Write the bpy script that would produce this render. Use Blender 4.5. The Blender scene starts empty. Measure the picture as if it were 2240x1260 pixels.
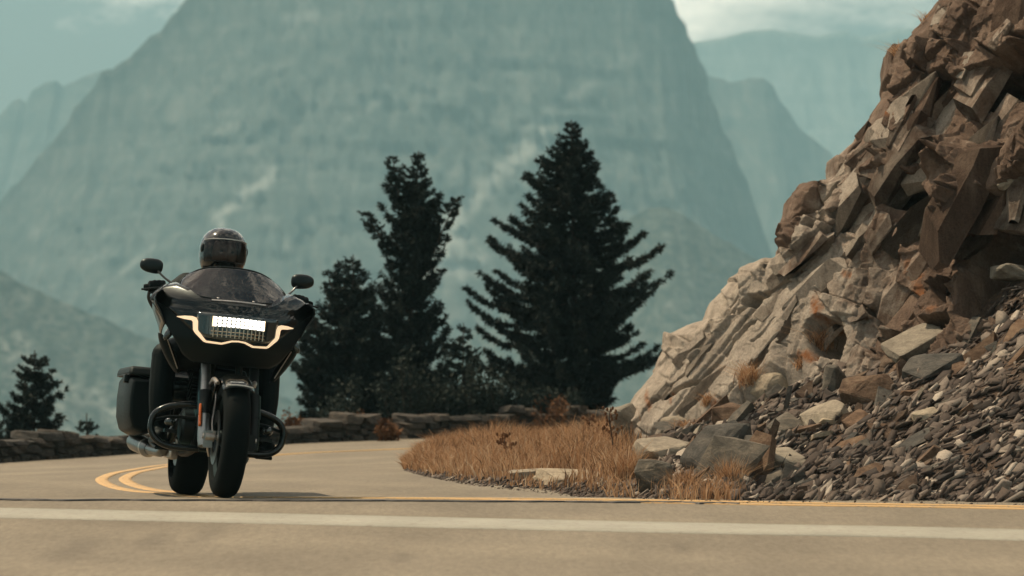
import bpy, bmesh, math, random
import numpy as np
from mathutils import Vector, Matrix, Euler, noise as mnoise
from mathutils.bvhtree import BVHTree

random.seed(7)
RNG = np.random.default_rng(7)
sc = bpy.context.scene
R = math.radians

# ------------------------------------------------------------------ camera
FPX, CU, HV, CAMZ = 8000.0, 1120.0, 768.0, 0.80      # focal length in photo pixels, centre column, horizon row, eye height
cam_d = bpy.data.cameras.new('camera')
cam = bpy.data.objects.new('camera', cam_d)
sc.collection.objects.link(cam)
sc.camera = cam
cam_d.sensor_width = 36.0
cam_d.lens = 36.0 * FPX / 2240.0
cam_d.clip_start = 0.1
cam_d.clip_end = 20000.0
cam.location = (0, 0, CAMZ)
cam.rotation_euler = (R(90) + math.atan((HV - 630.0) / FPX), 0, 0)
cam_d.dof.use_dof = True
cam_d.dof.focus_distance = 21.8
cam_d.dof.aperture_fstop = 4.2

# ------------------------------------------------------------------ sun, sky, exposure
SUN_EL, SUN_AZ = R(57), R(-60)            # azimuth measured from straight ahead (+Y), negative = left
sdir = Vector((math.sin(SUN_AZ) * math.cos(SUN_EL), math.cos(SUN_AZ) * math.cos(SUN_EL), math.sin(SUN_EL)))
sun_d = bpy.data.lights.new('sun', 'SUN')
sun_d.energy = 5.0
sun_d.angle = R(0.6)
sun_d.color = (1.0, 0.80, 0.56)
sun = bpy.data.objects.new('sun', sun_d)
sc.collection.objects.link(sun)
sun.rotation_euler = (-sdir).to_track_quat('-Z', 'Y').to_euler()

world = bpy.data.worlds.new('World')
sc.world = world
world.use_nodes = True
wn, wl = world.node_tree.nodes, world.node_tree.links
wn.clear()
w_out = wn.new('ShaderNodeOutputWorld')
w_bg = wn.new('ShaderNodeBackground')
w_bg.inputs['Strength'].default_value = 0.062
sky = wn.new('ShaderNodeTexSky')
sky.sky_type = 'NISHITA'
sky.sun_disc = False
sky.sun_elevation = SUN_EL
sky.sun_rotation = SUN_AZ
sky.air_density = 1.0
sky.dust_density = 3.0
sky.ozone_density = 1.5
# broken cream cloud over a teal-grey sky
tc = wn.new('ShaderNodeTexCoord')
cl = wn.new('ShaderNodeTexNoise')
cl.inputs['Scale'].default_value = 4.5
cl.inputs['Detail'].default_value = 7.0
cl.inputs['Roughness'].default_value = 0.66
mp = wn.new('ShaderNodeMapping')
mp.inputs['Location'].default_value = (6.66, 3.78, 2.34)
mp.inputs['Scale'].default_value = (1.0, 1.0, 2.2)
wl.new(tc.outputs['Generated'], mp.inputs['Vector'])
wl.new(mp.outputs['Vector'], cl.inputs['Vector'])
cr = wn.new('ShaderNodeValToRGB')
cr.color_ramp.elements[0].position = 0.49
cr.color_ramp.elements[0].color = (0, 0, 0, 1)
cr.color_ramp.elements[1].position = 0.62
cr.color_ramp.elements[1].color = (1, 1, 1, 1)
wl.new(cl.outputs['Fac'], cr.inputs['Fac'])
tint = wn.new('ShaderNodeMixRGB')
tint.blend_type = 'MULTIPLY'
tint.inputs['Fac'].default_value = 1.0
tint.inputs['Color2'].default_value = (1.15, 0.98, 0.86, 1)
wl.new(sky.outputs['Color'], tint.inputs['Color1'])
mixc = wn.new('ShaderNodeMixRGB')
mixc.inputs['Color2'].default_value = (36.0, 30.5, 24.5, 1)
wl.new(cr.outputs['Color'], mixc.inputs['Fac'])
wl.new(tint.outputs['Color'], mixc.inputs['Color1'])
wl.new(mixc.outputs['Color'], w_bg.inputs['Color'])
wl.new(w_bg.outputs['Background'], w_out.inputs['Surface'])

vs = sc.view_settings
vs.view_transform = 'Standard'
vs.look = 'None'
vs.exposure = 0.15
vs.gamma = 1.0
sc.render.engine = 'CYCLES'
sc.cycles.use_denoising = True
sc.cycles.max_bounces = 6
sc.cycles.diffuse_bounces = 2
sc.cycles.glossy_bounces = 3
sc.cycles.transparent_max_bounces = 12
sc.cycles.volume_bounces = 1

# ------------------------------------------------------------------ helpers
def link(o, parent=None):
    sc.collection.objects.link(o)
    if parent is not None:
        o.parent = parent
    return o

def tag(o, label=None, cat=None, group=None, kind=None):
    if label: o['label'] = label
    if cat: o['category'] = cat
    if group: o['group'] = group
    if kind: o['kind'] = kind
    return o

def empty(name, loc=(0, 0, 0), rot=(0, 0, 0)):
    o = bpy.data.objects.new(name, None)
    o.empty_display_size = 0.2
    o.location = loc
    o.rotation_euler = rot
    return link(o)

def np_mesh(name, v, f, mat=None, smooth=False, angle=None):
    """mesh from numpy vertices and an (n,3) or (n,4) face array"""
    v = np.asarray(v, dtype=np.float32); f = np.asarray(f, dtype=np.int32)
    me = bpy.data.meshes.new(name)
    n, k = f.shape
    me.vertices.add(len(v)); me.vertices.foreach_set('co', v.ravel())
    me.loops.add(n * k); me.loops.foreach_set('vertex_index', f.ravel())
    me.polygons.add(n)
    me.polygons.foreach_set('loop_start', np.arange(0, n * k, k, dtype=np.int32))
    me.update(calc_edges=True)
    me.validate()
    if smooth:
        me.polygons.foreach_set('use_smooth', np.ones(len(me.polygons), dtype=bool))
        if angle: me.set_sharp_from_angle(angle=angle)
    if mat: me.materials.append(mat)
    return me

def np_obj(name, v, f, mat=None, parent=None, smooth=False, angle=None):
    return link(bpy.data.objects.new(name, np_mesh(name, v, f, mat, smooth, angle)), parent)

def grid_faces(nu, nv):
    i = np.arange(nu - 1)[:, None] * nv + np.arange(nv - 1)[None, :]
    i = i.ravel()
    return np.stack([i, i + nv, i + nv + 1, i + 1], 1)

def spline(pts, n):
    """Catmull-Rom through the points, n samples"""
    P = np.asarray(pts, float)
    m = len(P)
    E = np.vstack([2 * P[0] - P[1], P, 2 * P[-1] - P[-2]])
    t = np.linspace(0, m - 1, n)
    i = np.minimum(t.astype(int), m - 2); u = (t - i)[:, None]
    p0, p1, p2, p3 = E[i], E[i + 1], E[i + 2], E[i + 3]
    return 0.5 * (2 * p1 + (p2 - p0) * u + (2 * p0 - 5 * p1 + 4 * p2 - p3) * u ** 2 + (3 * p1 - p0 - 3 * p2 + p3) * u ** 3)

class MB:
    """collects shapes, builds ONE mesh object"""
    def __init__(self): self.v = []; self.f = []
    def add(self, v, f):
        b = len(self.v)
        self.v += [tuple(map(float, p)) for p in v]
        self.f += [tuple(int(i) + b for i in q) for q in f]
        return self
    def box(self, c, s, rot=None, top=1.0):
        M = Euler(rot).to_matrix() if rot else Matrix.Identity(3)
        vs_ = []
        for z in (-1, 1):
            k = top if z > 0 else 1
            for x, y in ((-1, -1), (1, -1), (1, 1), (-1, 1)):
                vs_.append(Vector(c) + M @ Vector((x * s[0] / 2 * k, y * s[1] / 2 * k, z * s[2] / 2)))
        return self.add(vs_, [(3, 2, 1, 0), (4, 5, 6, 7), (0, 1, 5, 4), (1, 2, 6, 5), (2, 3, 7, 6), (3, 0, 4, 7)])
    def tube(self, path, r, n=12, caps=True, sm=0, flat=1.0):
        P = np.asarray(path, float)
        rr = np.full(len(P), r, float) if np.isscalar(r) else np.asarray(r, float)
        if sm:
            Q = np.hstack([P, rr[:, None]]); Q = spline(Q, sm); P, rr = Q[:, :3], Q[:, 3]
        up = Vector((0, 0, 1)); vs_ = []; fs = []
        T = np.gradient(P, axis=0)
        t0 = Vector(T[0]).normalized()
        nrm = t0.orthogonal().normalized()
        if abs(t0.z) < 0.95: nrm = (up - t0 * t0.dot(up)).normalized()
        for k in range(len(P)):
            t = Vector(T[k]).normalized()
            nrm = (nrm - t * nrm.dot(t)).normalized(); b = t.cross(nrm)
            for j in range(n):
                a = 2 * math.pi * j / n
                vs_.append(Vector(P[k]) + (nrm * math.cos(a) * flat + b * math.sin(a)) * rr[k])
        for k in range(len(P) - 1):
            for j in range(n):
                j2 = (j + 1) % n
                fs.append((k * n + j, k * n + j2, (k + 1) * n + j2, (k + 1) * n + j))
        if caps:
            fs.append(tuple(range(n - 1, -1, -1)))
            fs.append(tuple(range((len(P) - 1) * n, len(P) * n)))
        return self.add(vs_, fs)
    def lathe(self, prof, c=(0, 0, 0), n=48, closed=False):
        """profile of (x, r) turned round the x axis"""
        m = len(prof); vs_ = []; fs = []
        for j in range(n):
            a = 2 * math.pi * j / n
            for x, r in prof: vs_.append((c[0] + x, c[1] + r * math.sin(a), c[2] + r * math.cos(a)))
        kk = m if closed else m - 1
        for j in range(n):
            j2 = (j + 1) % n
            for k in range(kk):
                k2 = (k + 1) % m
                fs.append((j * m + k, j2 * m + k, j2 * m + k2, j * m + k2))
        return self.add(vs_, fs)
    def surf(self, fn, nu, nv, u0=0, u1=1, v0=0, v1=1):
        vs_ = [fn(u0 + (u1 - u0) * i / (nu - 1), v0 + (v1 - v0) * j / (nv - 1)) for i in range(nu) for j in range(nv)]
        return self.add(vs_, grid_faces(nu, nv))
    def ball(self, c, r, nu=16, nv=10, rot=None):
        M = Euler(rot).to_matrix() if rot else Matrix.Identity(3)
        vs_ = []; fs = []
        for i in range(1, nv):
            a = math.pi * i / nv
            for j in range(nu):
                b = 2 * math.pi * j / nu
                vs_.append(Vector(c) + M @ Vector((r[0] * math.sin(a) * math.cos(b), r[1] * math.sin(a) * math.sin(b), r[2] * math.cos(a))))
        for i in range(nv - 2):
            for j in range(nu):
                j2 = (j + 1) % nu
                fs.append((i * nu + j, (i + 1) * nu + j, (i + 1) * nu + j2, i * nu + j2))
        vs_.append(Vector(c) + M @ Vector((0, 0, r[2]))); t = len(vs_) - 1
        vs_.append(Vector(c) + M @ Vector((0, 0, -r[2]))); b_ = len(vs_) - 1
        for j in range(nu):
            j2 = (j + 1) % nu
            fs.append((t, j, j2)); fs.append((b_, (nv - 2) * nu + j2, (nv - 2) * nu + j))
        return self.add(vs_, fs)
    def prism(self, poly, d0, d1):
        """polygon of (x, z), thickened from y = d0 to y = d1 (numbers or functions of x, z)"""
        n = len(poly)
        f0 = d0 if callable(d0) else (lambda x, z: d0)
        f1 = d1 if callable(d1) else (lambda x, z: d1)
        v = [(x, f0(x, z), z) for x, z in poly] + [(x, f1(x, z), z) for x, z in poly]
        f = [tuple(range(n)), tuple(range(2 * n - 1, n - 1, -1))] + [(i, i + n, (i + 1) % n + n, (i + 1) % n) for i in range(n)]
        return self.add(v, f)
    def build(self, name, mat, parent=None, angle=35, bevel=0.0, solid=0.0, sub=0):
        me = bpy.data.meshes.new(name)
        me.from_pydata(self.v, [], self.f)
        bm = bmesh.new(); bm.from_mesh(me)
        bmesh.ops.recalc_face_normals(bm, faces=bm.faces)
        bm.to_mesh(me); bm.free()
        me.polygons.foreach_set('use_smooth', np.ones(len(me.polygons), dtype=bool))
        me.set_sharp_from_angle(angle=R(angle))
        me.materials.append(mat)
        o = link(bpy.data.objects.new(name, me), parent)
        if solid:
            m = o.modifiers.new('solid', 'SOLIDIFY'); m.thickness = solid; m.offset = 0
        if sub:
            m = o.modifiers.new('sub', 'SUBSURF'); m.levels = sub; m.render_levels = sub
        if bevel:
            m = o.modifiers.new('bevel', 'BEVEL'); m.width = bevel; m.segments = 2; m.limit_method = 'ANGLE'
        return o

# ---- procedural materials
def new_mat(name):
    m = bpy.data.materials.new(name); m.use_nodes = True
    return m, m.node_tree.nodes, m.node_tree.links, m.node_tree.nodes['Principled BSDF']

def ramp(nodes, stops):
    r = nodes.new('ShaderNodeValToRGB')
    e = r.color_ramp.elements
    while len(e) < len(stops): e.new(0.5)
    for k, (p, c) in enumerate(stops):
        e[k].position = p; e[k].color = (*c, 1) if len(c) == 3 else c
    return r

def tex_noise(nodes, links, vec, scale, detail=5, rough=0.55, dist=0.0, mscale=None, mrot=None):
    n = nodes.new('ShaderNodeTexNoise')
    n.inputs['Scale'].default_value = scale; n.inputs['Detail'].default_value = detail
    n.inputs['Roughness'].default_value = rough; n.inputs['Distortion'].default_value = dist
    if mscale or mrot:
        mpn = nodes.new('ShaderNodeMapping')
        if mscale: mpn.inputs['Scale'].default_value = mscale
        if mrot: mpn.inputs['Rotation'].default_value = mrot
        links.new(vec, mpn.inputs['Vector']); vec = mpn.outputs['Vector']
    links.new(vec, n.inputs['Vector'])
    return n.outputs['Fac']

def mix(nodes, links, a, b, fac, mode='MIX'):
    n = nodes.new('ShaderNodeMixRGB'); n.blend_type = mode
    for k, x in (('Fac', fac), ('Color1', a), ('Color2', b)):
        if hasattr(x, 'links'): links.new(x, n.inputs[k])
        elif k == 'Fac': n.inputs[k].default_value = x
        else: n.inputs[k].default_value = (*x, 1)
    return n.outputs['Color']

def bump(nodes, links, bsdf, h, strength, dist=0.01):
    b = nodes.new('ShaderNodeBump'); b.inputs['Strength'].default_value = strength; b.inputs['Distance'].default_value = dist
    links.new(h, b.inputs['Height']); links.new(b.outputs['Normal'], bsdf.inputs['Normal'])

def plain(name, col, rough=0.5, metal=0.0, var=0.25, scale=30.0, coat=0.0, bmp=0.0, spec=0.5):
    m, n, l, b = new_mat(name)
    t = n.new('ShaderNodeTexCoord').outputs['Object']
    f = tex_noise(n, l, t, scale, 5)
    lo = tuple(c * (1 - var) for c in col); hi = tuple(min(1, c * (1 + var)) for c in col)
    r = ramp(n, [(0.3, lo), (0.7, hi)]); l.new(f, r.inputs['Fac']); l.new(r.outputs['Color'], b.inputs['Base Color'])
    b.inputs['Roughness'].default_value = rough; b.inputs['Metallic'].default_value = metal
    b.inputs['Coat Weight'].default_value = coat; b.inputs['Coat Roughness'].default_value = 0.03
    b.inputs['Specular IOR Level'].default_value = spec
    if max(col) < 0.02: b.inputs['Specular Tint'].default_value = (0.6, 0.95, 1.0, 1)
    if bmp: bump(n, l, b, f, bmp)
    return m

# ---- from the photograph's measurements to places on the ground
def smooth(a, b, x):
    t = np.clip((np.asarray(x, float) - a) / (b - a), 0, 1)
    return t * t * (3 - 2 * t)

def ground_z(x, y):
    """the road: it climbs 3 % to a crest just in front of the motorcycle, then dips to the hairpin, lower on the left"""
    x = np.asarray(x, float); y = np.asarray(y, float)
    near = -0.03 * np.maximum(19.7 - y, 0)
    far = -0.05 * smooth(19.6, 21.5, y) + smooth(21.0, 36.0, y) * (-0.125 + 0.026 * np.clip(x, -9, 6))
    return near + far

def ray(u, v):
    return (u - CU) / FPX, (HV - v) / FPX

def on_ground(u, v, dz=0.0):
    """the point of the road seen at photo pixel (u, v)"""
    dx, dzr = ray(u, v)
    ys = np.linspace(11, 70, 6000)
    h = CAMZ + dzr * ys - ground_z(dx * ys, ys) - dz
    i = np.argmax(h < 0)
    y = ys[i] if h[i] < 0 else 60.0
    return Vector((dx * y, y, float(ground_z(dx * y, y)) + dz))

def at(u, v, y):
    dx, dz = ray(u, v)
    return Vector((dx * y, y, CAMZ + dz * y))
# ================================================================== ground, road
def vnoise(x, y, z=0.0, sc_=1.0, octv=4):
    """cheap fractal value noise on arrays"""
    x = np.asarray(x, float) * sc_; y = np.asarray(y, float) * sc_
    out = np.zeros(np.broadcast(x, y).shape); amp = 1.0; tot = 0
    for o in range(octv):
        xi = np.floor(x).astype(np.int64); yi = np.floor(y).astype(np.int64)
        fx = x - xi; fy = y - yi; fx = fx * fx * (3 - 2 * fx); fy = fy * fy * (3 - 2 * fy)
        def h(a, b):
            n = (a * 374761393 + b * 668265263 + int(z * 1013) * 1274126177 + o * 9176543) & 0x7fffffff
            n = ((n ^ (n >> 13)) * 1274126177) & 0x7fffffff
            return ((n ^ (n >> 16)) & 0xffff) / 65535.0
        out += amp * ((h(xi, yi) * (1 - fx) + h(xi + 1, yi) * fx) * (1 - fy) + (h(xi, yi + 1) * (1 - fx) + h(xi + 1, yi + 1) * fx) * fy)
        tot += amp; amp *= 0.5; x = x * 2.03 + 17.3; y = y * 2.03 + 5.1
    return out / tot - 0.5

# outer edge of the asphalt = the line of the wall
WALL_L = [on_ground(u, v) for u, v in ((-700, 1046), (-300, 1030), (0, 1011), (170, 1000), (345, 988), (480, 979), (640, 970), (820, 963))]
WALL_R = [on_ground(u, v) for u, v in ((872, 961), (970, 957), (1100, 951), (1230, 946), (1345, 941), (1500, 936))]
_edge = np.array([(p.x, p.y) for p in WALL_L + WALL_R])
def wall_y(x):
    return np.interp(x, _edge[:, 0], _edge[:, 1])

def terrain_z(x, y):
    """natural ground: just under the road, falling away into the valley beyond the wall"""
    d = np.maximum(y - wall_y(x) - 0.25, 0)
    fall = np.where(d < 60, 0.30 * d, 18 + (d - 60) * 0.16)
    fall = np.minimum(fall, 130 + 0 * d)
    n = vnoise(x, y, 3, 0.35) * np.minimum(d, 8) * 0.12 + vnoise(x, y, 4, 0.02) * np.clip(d - 30, 0, 60) * 0.3
    return ground_z(x, np.minimum(y, 60)) - 0.03 - fall + n * (d > 0)

m_asphalt, n, l, b = new_mat('asphalt')
pos = n.new('ShaderNodeNewGeometry').outputs['Position']
f1 = tex_noise(n, l, pos, 260, 3, 0.7)
f2 = tex_noise(n, l, pos, 1.3, 5, 0.6, mscale=(1.0, 0.35, 1))
r1 = ramp(n, [(0.30, (0.155, 0.137, 0.108)), (0.72, (0.275, 0.246, 0.196))]); l.new(f1, r1.inputs['Fac'])
r2 = ramp(n, [(0.30, (0.80, 0.79, 0.77)), (0.68, (1.08, 1.07, 1.04))]); l.new(f2, r2.inputs['Fac'])
f3 = tex_noise(n, l, pos, 34, 8, 0.8, mscale=(1, 0.22, 1)); r3 = ramp(n, [(0.34, (0.78, 0.77, 0.76)), (0.62, (1.10, 1.10, 1.09))]); l.new(f3, r3.inputs['Fac'])
c = mix(n, l, r1.outputs['Color'], r2.outputs['Color'], 1.0, 'MULTIPLY')
c = mix(n, l, c, r3.outputs['Color'], 1.0, 'MULTIPLY')
# polished wheel tracks follow the bend (rings round the bend's centre)
vm = n.new('ShaderNodeVectorMath'); vm.operation = 'SUBTRACT'; l.new(pos, vm.inputs[0]); vm.inputs[1].default_value = (5.2, 28.0, 0)
vl = n.new('ShaderNodeVectorMath'); vl.operation = 'LENGTH'; l.new(vm.outputs[0], vl.inputs[0])
sn = n.new('ShaderNodeMath'); sn.operation = 'SINE'
ml = n.new('ShaderNodeMath'); ml.operation = 'MULTIPLY'; l.new(vl.outputs['Value'], ml.inputs[0]); ml.inputs[1].default_value = 3.6; l.new(ml.outputs[0], sn.inputs[0])
rr = ramp(n, [(0.0, (0.93, 0.93, 0.93)), (1.0, (1.06, 1.06, 1.05))]); l.new(sn.outputs[0], rr.inputs['Fac'])
c = mix(n, l, c, rr.outputs['Color'], 0.8, 'MULTIPLY')
# old oil spots
for (u_, v_, rad) in ((452, 1172, 0.07), (345, 1180, 0.075), (1490, 1200, 0.04), (880, 1222, 0.05), (160, 1205, 0.10)):
    p_ = on_ground(u_, v_)
    sb = n.new('ShaderNodeVectorMath'); sb.operation = 'SUBTRACT'; l.new(pos, sb.inputs[0]); sb.inputs[1].default_value = p_
    s2 = n.new('ShaderNodeVectorMath'); s2.operation = 'MULTIPLY'; l.new(sb.outputs[0], s2.inputs[0]); s2.inputs[1].default_value = (1, 0.16, 0)
    s3 = n.new('ShaderNodeVectorMath'); s3.operation = 'LENGTH'; l.new(s2.outputs[0], s3.inputs[0])
    ro = ramp(n, [(rad * 0.4, (0.80, 0.80, 0.81)), (rad * 1.5, (1, 1, 1))]); l.new(s3.outputs['Value'], ro.inputs['Fac'])
    c = mix(n, l, c, ro.outputs['Color'], 1.0, 'MULTIPLY')
l.new(c, b.inputs['Base Color']); b.inputs['Roughness'].default_value = 0.85; b.inputs['Specular IOR Level'].default_value = 0.2
bump(n, l, b, f1, 0.35, 0.004)

m_soil, n, l, b = new_mat('soil')
pos = n.new('ShaderNodeNewGeometry').outputs['Position']
f1 = tex_noise(n, l, pos, 14, 8, 0.7)
r1 = ramp(n, [(0.3, (0.035, 0.026, 0.018)), (0.55, (0.10, 0.065, 0.038)), (0.75, (0.17, 0.12, 0.075))]); l.new(f1, r1.inputs['Fac'])
l.new(r1.outputs['Color'], b.inputs['Base Color']); b.inputs['Roughness'].default_value = 0.95
bump(n, l, b, f1, 0.8, 0.03)

# natural ground, one sheet to the horizon
gx = np.concatenate([-np.geomspace(9000, 14, 26), np.linspace(-12, 12, 60), np.geomspace(14, 9000, 26)])
gy = np.concatenate([-np.geomspace(3000, 6, 12), np.linspace(0, 32, 20), np.linspace(33, 60, 70), np.geomspace(62, 9500, 60)])
X, Y = np.meshgrid(gx, gy, indexing='ij')
Z = terrain_z(X, Y)
ground = np_obj('ground', np.stack([X, Y, Z], -1).reshape(-1, 3), grid_faces(len(gx), len(gy)), m_soil, smooth=True)
tag(ground, 'brown mountainside ground falling away behind the stone wall', 'ground', kind='structure')

# asphalt sheet, bounded by the wall, continuing out of frame on both sides
nx, ny = 160, 200
xs = np.linspace(-16, 16, nx)
t = np.linspace(0, 1, ny)
X = np.repeat(xs[:, None], ny, 1)
Y = -4 + (wall_y(X) + 0.12 + 4) * t[None, :]
Z = ground_z(X, Y) + 0.004
road = np_obj('road', np.stack([X, Y, Z], -1).reshape(-1, 3), grid_faces(nx, ny), m_asphalt, smooth=True)
tag(road, 'sun-bleached tan asphalt road curving through a hairpin bend', 'road', kind='structure')

def paint(name, base, colour, wear):
    m, n, l, b = new_mat(name)
    pos = n.new('ShaderNodeNewGeometry').outputs['Position']
    f = tex_noise(n, l, pos, 30, 6, 0.7)
    r_ = ramp(n, [(wear, base), (wear + 0.12, colour)]); l.new(f, r_.inputs['Fac'])
    f2 = tex_noise(n, l, pos, 3, 3)
    r2 = ramp(n, [(0.3, (0.86, 0.86, 0.86)), (0.7, (1.05, 1.05, 1.05))]); l.new(f2, r2.inputs['Fac'])
    l.new(mix(n, l, r_.outputs['Color'], r2.outputs['Color'], 1, 'MULTIPLY'), b.inputs['Base Color'])
    b.inputs['Roughness'].default_value = 0.7
    return m
m_yellow = paint('yellow_paint', (0.22, 0.19, 0.14), (0.50, 0.315, 0.125), 0.35)
m_white = paint('white_paint', (0.24, 0.22, 0.18), (0.30, 0.295, 0.24), 0.37)
m_tar, n, l, b = new_mat('tar')
b.inputs['Base Color'].default_value = (0.02, 0.02, 0.02, 1); b.inputs['Roughness'].default_value = 0.6

def ribbon(name, pts, w, mat, dz, nseg=260, jit=0.0):
    P = spline([(p[0], p[1]) for p in pts], nseg)
    T = np.gradient(P, axis=0); T /= np.linalg.norm(T, axis=1)[:, None]
    N = np.stack([-T[:, 1], T[:, 0]], 1)
    W = np.full(nseg, w / 2) * (1 + jit * vnoise(np.arange(nseg) * 0.35, np.zeros(nseg), 5))
    c_ = jit * 0.06 * vnoise(np.arange(nseg) * 0.11, np.zeros(nseg), 8)
    rows = [P + N * (c_ + k * W)[:, None] for k in (-1.004, -1, -0.33, 0.33, 1, 1.004)]
    V = np.stack(rows, 1).reshape(-1, 2)
    V = np.column_stack([V, ground_z(V[:, 0], V[:, 1]) + 0.004 + dz])
    V.reshape(nseg, 6, 3)[:, (0, 5), 2] -= dz + 0.006               # the paint's edge goes down into the road
    return np_obj(name, V, grid_faces(nseg, 6), mat)

def og(*uv): return [(lambda p: (p.x, p.y))(on_ground(u, v)) for u, v in uv]
# outer and inner line of the double yellow: out along the near branch, round the bend, back along the far branch
near = [(9.0, 17.3), (5.2, 18.3)] + og((2240, 1110), (1800, 1103), (1450, 1097), (1100, 1092))
y_in = near + [(-0.9, 20.1), (-1.5, 20.6)] + og((430, 1081), (360, 1076), (312, 1068), (280, 1056), (278, 1045), (318, 1031), (410, 1016), (620, 996), (820, 986), (1000, 979)) + [(1.2, 38.0), (4.0, 38.8)]
def offset(pts, d):
    P = np.array(pts); T = np.gradient(P, axis=0); T /= np.linalg.norm(T, axis=1)[:, None]
    return [tuple(p + d * np.array([-tt[1], tt[0]])) for p, tt in zip(P, T)]
mk = ribbon('road_marking', y_in, 0.085, m_yellow, 0.004, 420)
tag(mk, 'inner yellow line of the double centre line through the bend', 'road marking', 'double yellow centre line', 'structure')
mk = ribbon('road_marking', offset(y_in, 0.16), 0.085, m_yellow, 0.004, 420)
tag(mk, 'outer yellow line of the double centre line through the bend', 'road marking', 'double yellow centre line', 'structure')
mk = ribbon('road_marking', [(-9, 19.9), (-5, 19.3)] + og((0, 1124), (560, 1136), (1120, 1149), (1680, 1161), (2240, 1173)) + [(5, 16.0), (9, 14.2)], 0.62, m_white, 0.004, 200)
tag(mk, 'pale white edge line blurred across the foreground', 'road marking', kind='structure')
seam = ribbon('tar_seam', [(-7, 19.9), (-5, 19.85), (-2.9, 19.62), (-1.2, 19.55), (0.6, 19.42), (1.2, 19.3)], 0.045, m_tar, 0.008, 300, 1.6)
tag(seam, 'thin dark tar seam across the road under the motorcycle', 'road seam', kind='structure')

# ================================================================== mountains
def mountain(name, prof, Yd, front, base_z, mat, label, nx=460, ny=150, rough=1.0, pw=0.8, seed=1, back=900, chutes=()):
    P = np.array(prof, float)
    u = np.linspace(P[0, 0], P[-1, 0], nx)
    v = np.interp(u, P[:, 0], P[:, 1])
    X0 = (u - CU) / FPX * Yd
    H = CAMZ + (HV - v) / FPX * Yd
    px = Yd / FPX                                    # metres per photo pixel at the ridge
    H = H + vnoise(u, u * 0, seed, 0.05, 5) * 18 * px * rough
    t = np.concatenate([np.linspace(-1, 0, 14)[:-1], np.linspace(0, 1, ny) ** 1.25])
    Xg = np.repeat(X0[:, None], len(t), 1); T = np.repeat(t[None, :], nx, 0); Hg = np.repeat(H[:, None], len(t), 1)
    fr = np.where(T > 0, T, 0); bk = np.where(T < 0, -T, 0)
    shape = (1 - fr ** pw)
    Zg = base_z + (Hg - base_z) * shape - bk * (Hg - base_z) * 0.9
    # spurs and gullies running down the face, ledges across it
    up = Xg / px
    amp = np.clip(fr * 6, 0, 1) * (1 - 0.5 * fr)
    zp = Zg / px
    sl = up + zp * 0.55                                # spurs slant down to the left, as the chutes do
    gul = vnoise(sl + vnoise(up, zp, seed + 3, 0.01) * 120, zp * 0.30, seed + 1, 0.009, 5)
    rid = 0.5 - np.abs(vnoise(sl * 1.1 + vnoise(up, zp, seed + 9, 0.02) * 60, zp * 0.35, seed + 5, 0.020, 4)) * 2
    led = vnoise(up * 0.18 + zp * 0.1, zp, seed + 2, 0.045, 4)
    led = np.round(led * 9) / 9 * 0.6 + led * 0.4
    fine = vnoise(up, zp * 0.6, seed + 7, 0.06, 4)
    Yg = Yd - fr * front + bk * back - amp * (gul * 130 + rid * 70 + led * 80 + fine * 40) * px * rough
    o = np_obj(name, np.stack([Xg, Yg, Zg], -1).reshape(-1, 3), grid_faces(nx, len(t)), mat, smooth=True)
    tag(o, label, 'mountain', kind='structure')
    # pale scree and old snow lying in the chutes
    uu = CU + Xg / (Yd / FPX); vv_ = HV - (Zg - CAMZ) / (Yd / FPX)
    m_ = np.zeros(uu.shape)
    for (x0, y0, x1, y1, w, k) in chutes:
        A, B = np.array((x0, y0), float), np.array((x1, y1), float); AB = B - A
        wu = uu + 34 * vnoise(uu, vv_, seed + 40, 0.03, 4); wv = vv_ + 34 * vnoise(uu, vv_, seed + 41, 0.03, 4)
        tt = np.clip(((wu - A[0]) * AB[0] + (wv - A[1]) * AB[1]) / (AB @ AB), 0, 1)
        dd = np.hypot(wu - A[0] - tt * AB[0], wv - A[1] - tt * AB[1])
        m_ = np.maximum(m_, k * np.clip(1.2 - dd / w + vnoise(uu, vv_, seed + 42, 0.07, 4) * 1.6, 0, 1))
    a_ = o.data.attributes.new('chute', 'FLOAT', 'POINT'); a_.data.foreach_set('value', m_.astype(np.float32).ravel())
    return o

def rock_far(name, lo, mid, hi, px, forest=None):
    m, n, l, b = new_mat(name)
    pos = n.new('ShaderNodeNewGeometry').outputs['Position']
    f1 = tex_noise(n, l, pos, 0.03 / px, 8, 0.62, 0.6, mscale=(1, 0.3, 0.55))
    r1 = ramp(n, [(0.34, lo), (0.52, mid), (0.70, hi)]); l.new(f1, r1.inputs['Fac']); c = r1.outputs['Color']
    # sedimentary bands
    f2 = tex_noise(n, l, pos, 0.02 / px, 6, 0.6, 0.3, mscale=(0.12, 0.05, 2.2))
    r2 = ramp(n, [(0.36, (0.62, 0.62, 0.62)), (0.60, (1.2, 1.2, 1.2))]); l.new(f2, r2.inputs['Fac'])
    c = mix(n, l, c, r2.outputs['Color'], 0.45, 'MULTIPLY')
    # pale scree and snow chutes slanting down the face
    ch = n.new('ShaderNodeAttribute'); ch.attribute_name = 'chute'
    c = mix(n, l, c, tuple(min(1, h * 2.2) for h in hi), ch.outputs['Fac'])
    if forest:
        f4 = tex_noise(n, l, pos, 0.05 / px, 8, 0.7, mscale=(1, 0.4, 0.8))
        r4 = ramp(n, [(0.40, (1, 1, 1)), (0.56, (0, 0, 0))]); l.new(f4, r4.inputs['Fac'])
        c = mix(n, l, c, forest, r4.outputs['Color'])
    l.new(c, b.inputs['Base Color']); b.inputs['Roughness'].default_value = 1.0; b.inputs['Specular IOR Level'].default_value = 0.05
    return m

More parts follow.
